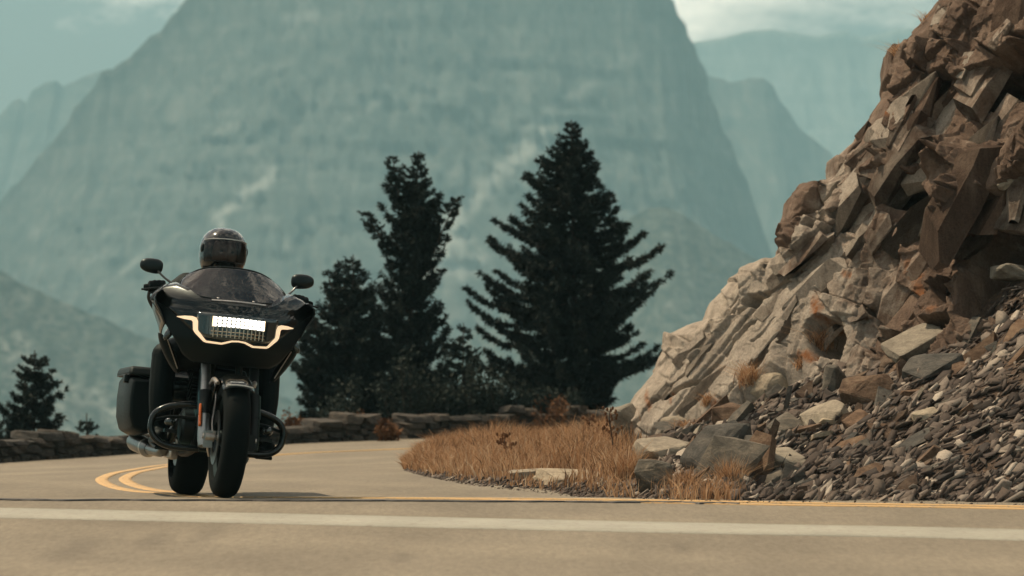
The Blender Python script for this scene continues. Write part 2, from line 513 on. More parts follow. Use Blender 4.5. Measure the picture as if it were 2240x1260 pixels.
m_main = rock_far('mountain_rock', (0.035, 0.048, 0.048), (0.075, 0.090, 0.086), (0.13, 0.14, 0.132), 0.3)
m_far = rock_far('far_mountain_hazed_rock', (0.14, 0.17, 0.17), (0.22, 0.25, 0.24), (0.30, 0.33, 0.32), 0.5)  # paler rock: part of the distance haze is put into the colour
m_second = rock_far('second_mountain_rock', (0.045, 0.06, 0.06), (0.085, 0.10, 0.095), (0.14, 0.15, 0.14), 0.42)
m_slope = rock_far('forest_slope', (0.05, 0.06, 0.05), (0.09, 0.11, 0.10), (0.15, 0.16, 0.15), 0.18, (0.025, 0.04, 0.038))

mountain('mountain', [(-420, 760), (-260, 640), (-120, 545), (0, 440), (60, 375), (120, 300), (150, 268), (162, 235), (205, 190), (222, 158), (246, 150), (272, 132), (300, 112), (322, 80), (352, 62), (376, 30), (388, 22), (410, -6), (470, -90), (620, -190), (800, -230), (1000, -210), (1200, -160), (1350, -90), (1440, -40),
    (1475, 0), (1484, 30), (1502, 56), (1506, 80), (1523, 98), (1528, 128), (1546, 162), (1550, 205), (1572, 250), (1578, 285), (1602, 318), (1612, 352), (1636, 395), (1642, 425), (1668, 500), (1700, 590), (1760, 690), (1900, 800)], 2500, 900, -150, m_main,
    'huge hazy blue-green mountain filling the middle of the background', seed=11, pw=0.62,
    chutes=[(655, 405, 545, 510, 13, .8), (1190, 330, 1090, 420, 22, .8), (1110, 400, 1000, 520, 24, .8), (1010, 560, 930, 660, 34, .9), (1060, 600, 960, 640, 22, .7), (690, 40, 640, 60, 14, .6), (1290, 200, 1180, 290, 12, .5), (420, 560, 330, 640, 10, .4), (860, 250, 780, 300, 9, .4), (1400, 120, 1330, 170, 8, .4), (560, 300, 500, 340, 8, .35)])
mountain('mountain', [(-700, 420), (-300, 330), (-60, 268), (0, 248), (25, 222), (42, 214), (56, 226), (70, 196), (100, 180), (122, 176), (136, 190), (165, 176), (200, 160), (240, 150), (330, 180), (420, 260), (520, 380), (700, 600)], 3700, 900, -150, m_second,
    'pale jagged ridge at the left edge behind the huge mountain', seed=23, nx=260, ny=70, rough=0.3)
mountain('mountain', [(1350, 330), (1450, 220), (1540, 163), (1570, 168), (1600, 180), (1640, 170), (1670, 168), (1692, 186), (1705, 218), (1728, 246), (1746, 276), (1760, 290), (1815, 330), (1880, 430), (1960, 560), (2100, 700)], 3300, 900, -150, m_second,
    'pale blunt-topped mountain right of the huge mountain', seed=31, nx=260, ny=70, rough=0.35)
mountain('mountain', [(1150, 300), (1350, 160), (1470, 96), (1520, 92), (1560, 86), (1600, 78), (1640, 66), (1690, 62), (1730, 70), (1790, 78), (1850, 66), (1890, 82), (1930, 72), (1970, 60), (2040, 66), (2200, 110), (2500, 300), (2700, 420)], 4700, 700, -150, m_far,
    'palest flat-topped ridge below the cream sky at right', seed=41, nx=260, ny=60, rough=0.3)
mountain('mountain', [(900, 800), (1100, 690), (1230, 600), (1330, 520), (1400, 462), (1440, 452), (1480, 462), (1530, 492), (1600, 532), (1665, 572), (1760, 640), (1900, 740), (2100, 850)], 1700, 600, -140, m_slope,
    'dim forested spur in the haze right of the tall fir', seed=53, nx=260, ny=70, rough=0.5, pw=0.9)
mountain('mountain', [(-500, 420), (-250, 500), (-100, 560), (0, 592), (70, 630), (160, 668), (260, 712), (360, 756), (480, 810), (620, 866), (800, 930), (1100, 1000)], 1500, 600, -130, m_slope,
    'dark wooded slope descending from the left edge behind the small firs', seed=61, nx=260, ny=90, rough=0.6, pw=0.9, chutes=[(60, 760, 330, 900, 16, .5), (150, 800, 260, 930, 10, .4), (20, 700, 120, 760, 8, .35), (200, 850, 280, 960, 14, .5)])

# ================================================================== air
hz, n, l, b = new_mat('haze_air')
n.remove(b)
pv = n.new('ShaderNodeVolumePrincipled')
pv.inputs['Color'].default_value = (0.385, 0.70, 0.82, 1)
pv.inputs['Density'].default_value = 0.00027
pv.inputs['Anisotropy'].default_value = 0.0
l.new(pv.outputs['Volume'], n['Material Output'].inputs['Volume'])
hb = MB().box((0, 1100, 205), (12000, 8600, 750))
haze = hb.build('haze', hz)
tag(haze, 'blue-green summer haze filling the valley', 'haze', kind='stuff')

# ================================================================== stone guard wall
m_stone, n, l, b = new_mat('wall_stone')
tco = n.new('ShaderNodeTexCoord').outputs['Object']
oi = n.new('ShaderNodeObjectInfo').outputs['Random']
f1 = tex_noise(n, l, tco, 3.0, 8, 0.68)
r1 = ramp(n, [(0.3, (0.018, 0.018, 0.017)), (0.52, (0.058, 0.053, 0.046)), (0.72, (0.15, 0.132, 0.108))]); l.new(f1, r1.inputs['Fac'])
r2 = ramp(n, [(0.0, (0.55, 0.58, 0.56)), (0.5, (0.9, 0.85, 0.8)), (1.0, (1.25, 1.12, 0.98))]); l.new(oi, r2.inputs['Fac'])
l.new(mix(n, l, r1.outputs['Color'], r2.outputs['Color'], 1, 'MULTIPLY'), b.inputs['Base Color'])
b.inputs['Roughness'].default_value = 0.95; bump(n, l, b, f1, 0.9, 0.05)
m_mortar = plain('wall_core', (0.045, 0.042, 0.036), 0.95, scale=12)

def stone_mesh(seed):
    rs = random.Random(seed)
    bm = bmesh.new(); bmesh.ops.create_cube(bm, size=1.0)
    bmesh.ops.bevel(bm, geom=list(bm.edges), offset=0.13, segments=1, affect='EDGES', profile=0.6)
    for v in bm.verts:
        v.co += Vector((rs.uniform(-.10, .10), rs.uniform(-.08, .08), rs.uniform(-.10, .10)))
    me = bpy.data.meshes.new('stone'); bm.to_mesh(me); bm.free(); me.materials.append(m_stone)
    return me
STONES = [stone_mesh(k) for k in range(10)]

def build_wall(line, tops, label):
    """tops: (u0, u1, v_top) blocks of wall between photo columns; stones laid in courses, capped by flatter slabs"""
    root = empty('stone_wall', line[len(line) // 2])
    tag(root, label, 'stone wall', 'roadside stone walls', 'thing')
    inv = Matrix.Translation(-root.location)
    P = np.array([tuple(p) for p in line]); U = CU + P[:, 0] / P[:, 1] * FPX
    rs = random.Random(len(line) * 7)
    core = MB()
    for (u0, u1, vt) in tops:
        def pt(u):
            return Vector((np.interp(u, U, P[:, 0]), np.interp(u, U, P[:, 1]), np.interp(u, U, P[:, 2])))
        a, c_ = pt(u0), pt(u1); mid = (a + c_) / 2
        top = CAMZ + (HV - vt) / FPX * mid.y
        h = top - mid.z + 0.03
        d = (c_ - a); L = d.length; ang = math.atan2(d.y, d.x)
        core.box(tuple(mid - root.location + Vector((0, 0.02, h * 0.42))), (L * 0.985, 0.26, h * 0.86), (0, 0, ang))
        capd = h * rs.uniform(0.22, 0.3)
        courses = 3 if h > 0.26 else 2
        zb = mid.z - 0.03
        lev = [(zb + (h - capd) * k / courses, (h - capd) / courses, False) for k in range(courses)] + [(zb + h - capd, capd, True)]
        for z0, hh, cap in lev:
            s = 0.0
            while s < L - 0.02:
                w = min(rs.uniform(0.10, 0.28) * (1.5 if cap else 1.0), L - s)
                if L - s - w < 0.09: w = L - s
                o = bpy.data.objects.new('stone', rs.choice(STONES)); sc.collection.objects.link(o); o.parent = root
                pm = a + d * ((s + w / 2) / L)
                o.location = inv @ Vector((pm.x, pm.y - (rs.uniform(0, .04) if cap else rs.uniform(-.03, 0.05)), z0 + hh / 2 + rs.uniform(-.008, .012)))
                o.rotation_euler = (rs.uniform(-.09, .09), rs.uniform(-.09, .09), ang + rs.uniform(-.10, .10))
                o.scale = (w * rs.uniform(.90, .98), rs.uniform(0.33, 0.42) + (0.06 if cap else 0), hh * (rs.uniform(.88, 1.02) if not cap else rs.uniform(0.85, 1.25)))
                s += w
    core.build('wall_core', m_mortar, root)
    return root

build_wall(WALL_L, [(-640, -420, 985), (-420, -200, 975), (-200, -60, 968), (-60, 60, 962), (60, 145, 946), (145, 260, 957), (260, 345, 952), (345, 480, 948), (480, 600, 942), (600, 676, 934), (676, 735, 917), (735, 818, 906)],
    'low rough stone wall along the left of the road, behind the motorcycle')
build_wall(WALL_R, [(872, 966, 906), (966, 1032, 913), (1032, 1100, 907), (1100, 1160, 891), (1160, 1212, 905), (1212, 1265, 888), (1265, 1345, 897), (1345, 1480, 895)],
    'low rough stone wall under the tall firs, right of the gap')
# ================================================================== cliff
def hash2(ix, iy, k, seed):
    n = (ix * 73856093) ^ (iy * 19349663) ^ (k * 83492791) ^ (seed * 2654435761 & 0x7fffffff)
    n = (n ^ (n >> 13)) * 1274126177 & 0x7fffffff
    n = (n ^ (n >> 15)) * 668265263 & 0x7fffffff
    return ((n ^ (n >> 16)) & 0xfffff) / 1048575.0

def facets(px, pz, cell, seed, amp, tilt):
    """fractured-rock relief: Voronoi blocks, each with its own set-back and its own tilted plane; returns (relief, distance to joint)"""
    gx_, gz_ = px / cell, pz / cell
    ix, iz = np.floor(gx_).astype(np.int64), np.floor(gz_).astype(np.int64)
    d1 = np.full(px.shape, 9.0); d2 = np.full(px.shape, 9.0); val = np.zeros(px.shape)
    for a in (-1, 0, 1):
        for b_ in (-1, 0, 1):
            jx, jz = ix + a, iz + b_
            sx = jx + hash2(jx, jz, 1, seed); sz = jz + hash2(jx, jz, 2, seed)
            dx, dz = gx_ - sx, gz_ - sz
            d = np.hypot(dx, dz)
            o = (hash2(jx, jz, 3, seed) - 0.5) * 2 * amp + ((hash2(jx, jz, 4, seed) - 0.5) * dx + (hash2(jx, jz, 5, seed) - 0.5) * dz) * 2 * tilt
            closer = d < d1
            d2 = np.where(closer, d1, np.minimum(d2, d))
            val = np.where(closer, o, val); d1 = np.where(closer, d, d1)
    return val, (d2 - d1) * cell

def beds(px, pz, L, H, seed, amp, tilt):
    """layered rock: beds of uneven thickness, each cut by cross joints into blocks with flat, differently tilted faces"""
    qz = pz / H
    qz = qz + 0.33 * np.sin(qz * 2.1 + seed) + 0.18 * np.sin(qz * 4.7 + 2 * seed)
    row = np.floor(qz).astype(np.int64); fz = qz - row
    qx = px / L + hash2(row, row * 0, 7, seed) * 5 + 0.25 * (fz - 0.5) * (hash2(row, row * 0, 8, seed) - .5)
    qx = qx + 0.30 * np.sin(qx * 2.4 + row * 1.7)
    col = np.floor(qx).astype(np.int64); fx = qx - col
    o = (hash2(col, row, 3, seed) - 0.5) * 2 * amp + ((hash2(col, row, 4, seed) - 0.5) * (fx - .5) + (hash2(col, row, 5, seed) - 0.35) * (fz - .5)) * 2 * tilt
    e = np.minimum(np.minimum(fx, 1 - fx) * L, np.minimum(fz, 1 - fz) * H)
    return o, e

SIL = np.array([(1180, 1055), (1338, 985), (1342, 930), (1362, 884), (1398, 842), (1428, 800), (1442, 762), (1447, 726), (1495, 702), (1534, 690), (1552, 652), (1584, 622), (1612, 598), (1660, 566), (1700, 545), (1709, 526), (1706, 505), (1716, 462), (1724, 434), (1742, 410), (1790, 388), (1816, 372), (1820, 332), (1872, 288), (1905, 242), (1938, 192), (1942, 150), (1948, 108), (1990, 72), (2012, 44), (2034, 18), (2052, -8), (2090, -60), (2150, -130), (2260, -230), (2400, -330)], float)
CN = np.array((-0.78, -0.47, 0.41)); CN /= np.linalg.norm(CN)
CP0 = np.array(at(1340, 940, 27.5))
CO = np.array((0, 0, CAMZ))
def cliff_plane(u, v):
    D = np.stack([(u - CU) / FPX, np.ones_like(u), (HV - v) / FPX], -1)
    t_ = (CP0 - CO) @ CN / (D @ CN)
    return CO + D * t_[..., None]

nv_, nu_ = 620, 580
vv = np.linspace(1055, -320, nv_)
us = np.interp(-vv, -SIL[:, 1], SIL[:, 0])
us = us + 14 * vnoise(vv, vv * 0, 21, 0.02, 5)
s = np.linspace(0, 1, 520) ** 1.15
UU = us[:, None] + (2440 - us)[:, None] * s[None, :]
UU = np.concatenate([UU, np.repeat((2440 + 510 * np.linspace(0, 1, 61)[1:])[None, :], nv_, 0)], 1)
VV = np.repeat(vv[:, None], nu_, 1)
P = cliff_plane(UU, VV)
# coordinates on the cliff in metres of photo plane; bedding dips to the lower left
mx, mz = (UU - 1340) / 300.0, (960 - VV) / 300.0
def bed(ang, st):
    ca, sa = math.cos(ang), math.sin(ang)
    return (mx * ca + mz * sa) / st, (-mx * sa + mz * ca)
wx = vnoise(mx, mz, 31, 1.6, 3) * 0.10; wz = vnoise(mx, mz, 32, 1.6, 3) * 0.10
bx_, bz_ = bed(R(50), 2.4)
f1, e1 = beds(bx_ * 2.4 + wx * .25, bz_ + wz * .25, 1.5, 0.40, 101, 0.12, 0.07)
qx_, qz_ = bed(R(76), 1.0)
fv, ev = beds(qx_ + wx * .3, qz_ + wz * .3, 0.80, 0.27, 107, 0.075, 0.07)
f1 = f1 + fv
fs, es = beds(bx_ * 2.4 + wx * .3, bz_ + wz * .3, 1.9, 0.42, 109, 0.022, 0.020)
f2, e2 = facets(bx_ * 1.4 + wx * .15, bz_ + wz * .15, 0.26, 102, 0.022, 0.045)
cx_, cz_ = bed(R(68), 2.6)
f3, e3 = beds(cx_ * 2.6 + wx * .3, cz_ + wz * .3, 0.34, 0.070, 103, 0.014, 0.022)
f4, e4 = facets(bx_ * 1.5, bz_, 0.05, 104, 0.007, 0.012)
# the big clean bedding slab at lower left is smoother than the broken ground above it
def inside(u, v, poly, soft):
    """soft mask of a polygon in photo space"""
    poly = np.asarray(poly, float); n_ = len(poly)
    ins = np.zeros(u.shape, bool); dist = np.full(u.shape, 1e9)
    for i in range(n_):
        x1, y1 = poly[i]; x2, y2 = poly[(i + 1) % n_]
        cond = ((y1 > v) != (y2 > v)) & (u < (x2 - x1) * (v - y1) / (y2 - y1 + 1e-9) + x1)
        ins ^= cond
        tt = np.clip(((u - x1) * (x2 - x1) + (v - y1) * (y2 - y1)) / ((x2 - x1) ** 2 + (y2 - y1) ** 2 + 1e-9), 0, 1)
        dist = np.minimum(dist, np.hypot(u - x1 - tt * (x2 - x1), v - y1 - tt * (y2 - y1)))
    return np.clip(0.5 + np.where(ins, dist, -dist) / (2 * soft), 0, 1)
WU = UU + 16 * vnoise(mx, mz, 41, 5, 4) + f2 * 120; WV = VV + 16 * vnoise(mx, mz, 42, 5, 4) + f3 * 160
slab = inside(WU, WV, [(1360, 960), (1420, 860), (1520, 770), (1640, 620), (1720, 560), (1760, 600), (1730, 700), (1700, 800), (1560, 900), (1440, 960)], 25)
rough_m = 1 - 0.80 * slab
disp = f1 * (1 - 0.93 * slab) + fs * slab + f2 * (1 - 0.92 * slab) + f3 * (1 - 0.95 * slab) + f4 * (1 - 0.5 * slab)
disp += vnoise(mx, mz, 51, 0.8, 2) * 0.16 * (1 - 0.9 * slab) + vnoise(mx, mz, 52, 18, 4) * 0.012 * (1 - 0.6 * slab)
# open joints
for e_, w_, dpt, ks in ((e1, 0.018, 0.12, .95), (ev, 0.014, 0.10, 1.0), (es, 0.008, 0.035, 0)):
    gate = smooth(-0.12, 0.10, vnoise(mx, mz, 61, 2.4, 3))          # joints open in places, are closed in others
    disp -= dpt * (1 - smooth(0, w_, e_)) * gate * ((1 - ks * slab) if ks else slab)
# long slanting cracks on the slab
for (a_, b_, wd, dp) in (((1475, 905), (1640, 700), 5, .06), ((1425, 880), (1520, 800), 4, .05), ((1560, 905), (1640, 790), 3, .04), ((1610, 690), (1760, 590), 4, .05), ((1450, 868), (1525, 838), 6, .09), ((1660, 660), (1730, 620), 6, .07), ((1520, 790), (1600, 690), 7, -.05), ((1640, 745), (1740, 665), 4, .05)):
    A, B = np.array(a_, float), np.array(b_, float); AB = B - A
    tt = np.clip(((WU - A[0]) * AB[0] + (WV - A[1]) * AB[1]) / (AB @ AB), 0, 1)
    dd = np.hypot(WU - A[0] - tt * AB[0], WV - A[1] - tt * AB[1])
    disp -= dp * (1 - smooth(0, wd, dd))
# hollows where blocks have fallen out, and blocks that stand proud
for poly, soft, dp in (
    ([(1905, 420), (1915, 385), (1950, 372), (1988, 380), (1996, 415), (1975, 440), (1935, 438)], 5, .55),
    ([(2135, 560), (2190, 470), (2260, 420), (2420, 360), (2420, 620), (2260, 640), (2190, 690), (2110, 690)], 6, .85),
    ([(2120, 188), (2165, 165), (2240, 120), (2330, 90), (2330, 150), (2240, 205), (2125, 245)], 6, .60),
    ([(1756, 725), (1790, 688), (1815, 690), (1826, 730), (1812, 765), (1768, 772)], 5, .45),
    ([(1908, 350), (1914, 308), (1942, 296), (1940, 325), (1922, 352)], 3, .35),
    ([(1822, 478), (1880, 432), (1893, 425), (1890, 436), (1835, 482)], 3, .25),
    ([(1996, 450), (2018, 440), (2030, 520), (2022, 575), (2004, 560)], 5, .50),
    ([(1966, 212), (1980, 190), (1982, 230), (1972, 234)], 3, .25),
    ([(1625, 668), (1640, 650), (1668, 648), (1650, 672)], 3, .22),
    ([(1950, 330), (2040, 296), (2056, 300), (2040, 318), (1975, 332)], 3, .28),
    ([(1862, 664), (1885, 645), (1898, 650), (1880, 672)], 3, .22),
    ([(1790, 620), (1800, 585), (1808, 590), (1800, 640)], 3, .2),
    ([(2068, 505), (2100, 480), (2115, 490), (2090, 515)], 3, .3),
    ([(1915, 660), (1948, 612), (1975, 640), (1990, 690), (1940, 690)], 5, .35),
    ([(2040, 620), (2060, 560), (2085, 600), (2080, 660), (2050, 680)], 5, .40),
    ([(1900, 760), (1935, 735), (2000, 720), (2080, 690), (2060, 730), (1960, 770)], 6, .35),
    ([(1782, 505), (1800, 470), (1812, 470), (1796, 510)], 3, .22),
    ([(1712, 545), (1704, 505), (1720, 440), (1745, 408), (1812, 376), (1800, 420), (1775, 470), (1758, 540)], 5, -.10),
    ([(1720, 560), (1722, 520), (1755, 505), (1762, 560), (1740, 580)], 5, -.09),
    ([(2010, 130), (2060, 90), (2110, 100), (2110, 150), (2040, 168)], 6, -.14),
    ([(2060, 360), (2110, 330), (2150, 380), (2110, 420), (2065, 410)], 8, -.15),
    ([(2010, 330), (2100, 300), (2170, 330), (2180, 470), (2130, 520), (2080, 450), (2030, 400)], 8, -.12),
    ([(2060, 440), (2120, 385), (2240, 325), (2420, 270), (2420, 365), (2260, 430), (2165, 505), (2100, 545)], 8, -.34),  # overhang added to throw shade into the big hollow below it
    ([(2090, 160), (2160, 110), (2240, 70), (2330, 40), (2330, 90), (2240, 122), (2165, 165), (2110, 190)], 6, -.22),
    ([(1890, 385), (1910, 350), (1960, 335), (2010, 350), (1985, 378), (1945, 370)], 5, -.16),
    ):
    disp -= dp * (1.45 if dp > 0 else 1.0) * inside(WU, WV, poly, soft)
# the face turns away from the road behind the skyline
roll = (1 - np.clip((UU - us[:, None]) / 60.0, 0, 1)) ** 2
P = P + CN * (disp * (1 - 0.85 * roll))[..., None] + np.array((0.05, 0.85, -0.03)) * roll[..., None]
# back of the outcrop so that it has body seen from the side
backn = 8
bkrows = []
for k in range(backn, 0, -1):
    q = k / backn
    bkrows.append(P[:, 0] + np.stack([0.9 * q ** 2 + 0.15 * q + 0.2 * q * vnoise(vv, vv * 0 + k, 71, 0.03), 3.6 * q + 0 * vv, -0.2 * q + 0 * vv], -1))
P = np.concatenate([np.stack(bkrows, 1), P], 1)
UUx = np.concatenate([np.repeat(UU[:, :1], backn, 1), UU], 1); VVx = np.concatenate([np.repeat(VV[:, :1], backn, 1), VV], 1)

m_rock, n, l, b = new_mat('cliff_rock')
pos = n.new('ShaderNodeNewGeometry').outputs['Position']
at_n = n.new('ShaderNodeAttribute'); at_n.attribute_name = 'rust'
fA = tex_noise(n, l, pos, 3.2, 9, 0.66, 0.6, mscale=(1, 1, 0.6), mrot=(0, R(40), 0))
fB = tex_noise(n, l, pos, 9, 9, 0.7, 0.4, mscale=(1.8, 1.8, 0.5), mrot=(0, R(40), 0))
fC = tex_noise(n, l, pos, 60, 7, 0.72)
fD = tex_noise(n, l, pos, 5.5, 6, 0.6, 1.2)
rA = ramp(n, [(0.30, (0.205, 0.178, 0.147)), (0.50, (0.315, 0.275, 0.228)), (0.70, (0.42, 0.372, 0.312))]); l.new(fA, rA.inputs['Fac'])
rB = ramp(n, [(0.28, (0.050, 0.034, 0.025)), (0.50, (0.125, 0.087, 0.065)), (0.72, (0.235, 0.178, 0.136))]); l.new(fA, rB.inputs['Fac'])
# how far a spot is weathered brown: the attribute blurred by noise
ad = n.new('ShaderNodeMath'); ad.operation = 'ADD'; l.new(at_n.outputs['Fac'], ad.inputs[0]); l.new(fD, ad.inputs[1])
rM = ramp(n, [(0.62, (0, 0, 0)), (0.98, (1, 1, 1))]); l.new(ad.outputs[0], rM.inputs['Fac'])
c = mix(n, l, rA.outputs['Color'], rB.outputs['Color'], rM.outputs['Color'])
rF = ramp(n, [(0.3, (0.72, 0.72, 0.73)), (0.7, (1.16, 1.15, 1.12))]); l.new(fB, rF.inputs['Fac'])
c = mix(n, l, c, rF.outputs['Color'], 0.9, 'MULTIPLY')
rG = ramp(n, [(0.32, (0.58, 0.57, 0.56)), (0.5, (1.0, 1.0, 1.0)), (0.7, (1.22, 1.22, 1.21))]); l.new(fC, rG.inputs['Fac'])
c = mix(n, l, c, rG.outputs['Color'], 0.8, 'MULTIPLY')
# iron stains
at_o = n.new('ShaderNodeAttribute'); at_o.attribute_name = 'stain'
ad2 = n.new('ShaderNodeMath'); ad2.operation = 'MULTIPLY'; l.new(at_o.outputs['Fac'], ad2.inputs[0]); l.new(fB, ad2.inputs[1])
rO = ramp(n, [(0.30, (0, 0, 0)), (0.55, (1, 1, 1))]); l.new(ad2.outputs[0], rO.inputs['Fac'])
c = mix(n, l, c, (0.20, 0.085, 0.035), rO.outputs['Color'])
l.new(c, b.inputs['Base Color']); b.inputs['Roughness'].default_value = 0.93; b.inputs['Specular IOR Level'].default_value = 0.15
sm_ = n.new('ShaderNodeMath'); sm_.operation = 'ADD'; l.new(fB, sm_.inputs[0]); l.new(fC, sm_.inputs[1])
bump(n, l, b, sm_.outputs[0], 0.8, 0.012)

cliff = np_obj('cliff', P.reshape(-1, 3), grid_faces(nv_, nu_ + backn)[:, ::-1], m_rock)
tag(cliff, 'steep fractured brown and beige rock cliff rising at the right', 'cliff', kind='structure')
rust = 0.02 + 0.56 * smooth(1690, 2010, UUx - (VVx - 500) * 0.16) + 0.15 * vnoise(UUx, VVx, 81, 0.012, 4)
rust = np.maximum(rust, 0.72 * inside(UUx, VVx, [(1704, 545), (1704, 505), (1720, 440), (1745, 408), (1812, 376), (1800, 420), (1775, 470), (1758, 560)], 12))
stain = np.zeros(UUx.shape)
for (u0, v0, ru, rv) in ((1965, 575, 28, 40), (1975, 620, 24, 40), (1780, 665, 20, 60), (1838, 592, 18, 16), (1420, 880, 10, 40), (1750, 770, 40, 22), (1560, 880, 20, 20), (2040, 680, 40, 24), (1960, 260, 50, 24), (1470, 870, 6, 26)):
    stain = np.maximum(stain, np.exp(-(((UUx - u0) / ru) ** 2 + ((VVx - v0) / rv) ** 2)))
for nm, arr in (('rust', rust), ('stain', stain)):
    a_ = cliff.data.attributes.new(nm, 'FLOAT', 'POINT'); a_.data.foreach_set('value', arr.astype(np.float32).ravel())
cliff_bvh = BVHTree.FromPolygons([tuple(p) for p in P[::6, ::6].reshape(-1, 3)], [tuple(q) for q in grid_faces(*P[::6, ::6].shape[:2])])
def hit(bvh, u, v):
    dx, dz = ray(u, v)
    loc, nor, idx, d = bvh.ray_cast(Vector((0, 0, CAMZ)), Vector((dx, 1, dz)).normalized())
    return loc

# ================================================================== verge and talus slope
nk, nr = 260, 70
edge = [(p.x, p.y) for p in [on_ground(u, v) for u, v in ((878, 1026), (905, 1036), (960, 1049), (1050, 1064), (1200, 1080), (1400, 1091), (1560, 1097), (1700, 1100), (1900, 1102), (2240, 1104))]] + [(4.2, 18.95), (6.5, 18.2)]
edge = np.array(edge)
def topw(u, v, y): p = at(u, v, y); return (p.x, p.y, p.z)
backp = []
zg = lambda x, y: float(ground_z(x, y))
backp += [(-0.93, 31.0, zg(-0.93, 31)), (-0.80, 32.2, zg(-.8, 32.2) + .02), (-0.55, 33.4, zg(-.5, 33.4) + .03), (0.0, 34.2, zg(0, 34.2) + .06), (0.75, 33.6, zg(.7, 33.6) + .14), (1.25, 29.8, 0.20)]
for (u, v) in ((1500, 915), (1640, 862), (1800, 795), (1990, 730), (2240, 560)):
    q = cliff_plane(np.array([float(u)]), np.array([float(v)]))[0] - CN * 0.12
    backp.append(tuple(q))
q = cliff_plane(np.array([2480.0]), np.array([430.0]))[0]; backp.append(tuple(q))
B0 = spline(np.column_stack([edge, ground_z(edge[:, 0], edge[:, 1]) - 0.01]), nk)
B1 = spline(np.array(backp), nk)
r_ = np.linspace(0, 1, nr)
kk = np.linspace(0, 1, nk)
V = B0[:, None, :] * (1 - r_)[None, :, None] + B1[:, None, :] * r_[None, :, None]
prof_w = smooth(0.42, 0.60, kk)[:, None]
sag = (r_ - r_ ** 1.25)[None, :] * (B1[:, 2] - B0[:, 2])[:, None]
mound = np.sin(np.pi * r_)[None, :] * 0.07 * (1 - prof_w) * smooth(0, 0.12, kk)[:, None]
bumps = vnoise(V[:, :, 0], V[:, :, 1] * 0.6, 91, 2.6, 5) * (0.05 + 0.26 * prof_w) * np.minimum(1, r_ * 6)[None, :]
V[:, :, 2] += -sag * prof_w * 0.7 + mound + bumps
verge_v = V.copy()
m_talus, n, l, b = new_mat('talus_soil')
pos = n.new('ShaderNodeNewGeometry').outputs['Position']
f1 = tex_noise(n, l, pos, 26, 9, 0.75)
r1 = ramp(n, [(0.32, (0.030, 0.021, 0.014)), (0.52, (0.085, 0.052, 0.031)), (0.72, (0.175, 0.120, 0.080))]); l.new(f1, r1.inputs['Fac'])
l.new(r1.outputs['Color'], b.inputs['Base Color']); b.inputs['Roughness'].default_value = 0.95
bump(n, l, b, f1, 1.0, 0.03)
verge = np_obj('verge', V.reshape(-1, 3), grid_faces(nk, nr), m_talus, smooth=True)
tag(verge, 'brown earth verge and scree slope inside the bend', 'verge', kind='structure')
verge_bvh = BVHTree.FromPolygons([tuple(p) for p in V.reshape(-1, 3)], [tuple(q) for q in grid_faces(nk, nr)])

# ---- rock pieces
def rock_mat(name, lo, mid, hi):
    m, n, l, b = new_mat(name)
    t_ = n.new('ShaderNodeTexCoord').outputs['Object']
    po = n.new('ShaderNodeNewGeometry').outputs['Position']
    oi = n.new('ShaderNodeObjectInfo').outputs['Random']
    f1 = tex_noise(n, l, po, 7, 7, 0.7, 0.5, mscale=(1, 1, 2.2))
    f2 = tex_noise(n, l, po, 45, 7, 0.72)
    r1 = ramp(n, [(0.30, lo), (0.5, mid), (0.70, hi)]); l.new(f1, r1.inputs['Fac'])
    r2 = ramp(n, [(0.3, (0.72, 0.72, 0.72)), (0.7, (1.2, 1.2, 1.2))]); l.new(f2, r2.inputs['Fac'])
    r3 = ramp(n, [(0.0, (0.68, 0.70, 0.72)), (0.6, (1, 0.98, 0.95)), (1.0, (1.25, 1.18, 1.08))]); l.new(oi, r3.inputs['Fac'])
    c = mix(n, l, r1.outputs['Color'], r2.outputs['Color'], 1, 'MULTIPLY')
    c = mix(n, l, c, r3.outputs['Color'], 1, 'MULTIPLY')
    l.new(c, b.inputs['Base Color']); b.inputs['Roughness'].default_value = 0.93; b.inputs['Specular IOR Level'].default_value = 0.2
    bump(n, l, b, f2, 0.7, 0.012)
    return m
m_pale = rock_mat('pale_slate', (0.17, 0.15, 0.12), (0.27, 0.24, 0.19), (0.36, 0.32, 0.25))
m_grey = rock_mat('grey_slate', (0.045, 0.045, 0.042), (0.10, 0.094, 0.082), (0.18, 0.16, 0.132))
m_brown = rock_mat('brown_slate', (0.055, 0.036, 0.024), (0.12, 0.08, 0.055), (0.20, 0.15, 0.105))
m_debris, n, l, b = new_mat('slate_debris')
po = n.new('ShaderNodeNewGeometry').outputs['Position']
atd = n.new('ShaderNodeAttribute'); atd.attribute_name = 'shade'
rD = ramp(n, [(0.0, (0.018, 0.013, 0.010)), (0.45, (0.058, 0.041, 0.031)), (0.75, (0.105, 0.083, 0.066)), (0.90, (0.19, 0.16, 0.13)), (1.0, (0.36, 0.315, 0.255))]); l.new(atd.outputs['Fac'], rD.inputs['Fac'])
fD = tex_noise(n, l, po, 60, 5, 0.7); rD2 = ramp(n, [(0.3, (0.7, 0.7, 0.7)), (0.7, (1.25, 1.25, 1.25))]); l.new(fD, rD2.inputs['Fac'])
l.new(mix(n, l, rD.outputs['Color'], rD2.outputs['Color'], 1, 'MULTIPLY'), b.inputs['Base Color']); b.inputs['Roughness'].default_value = 0.93

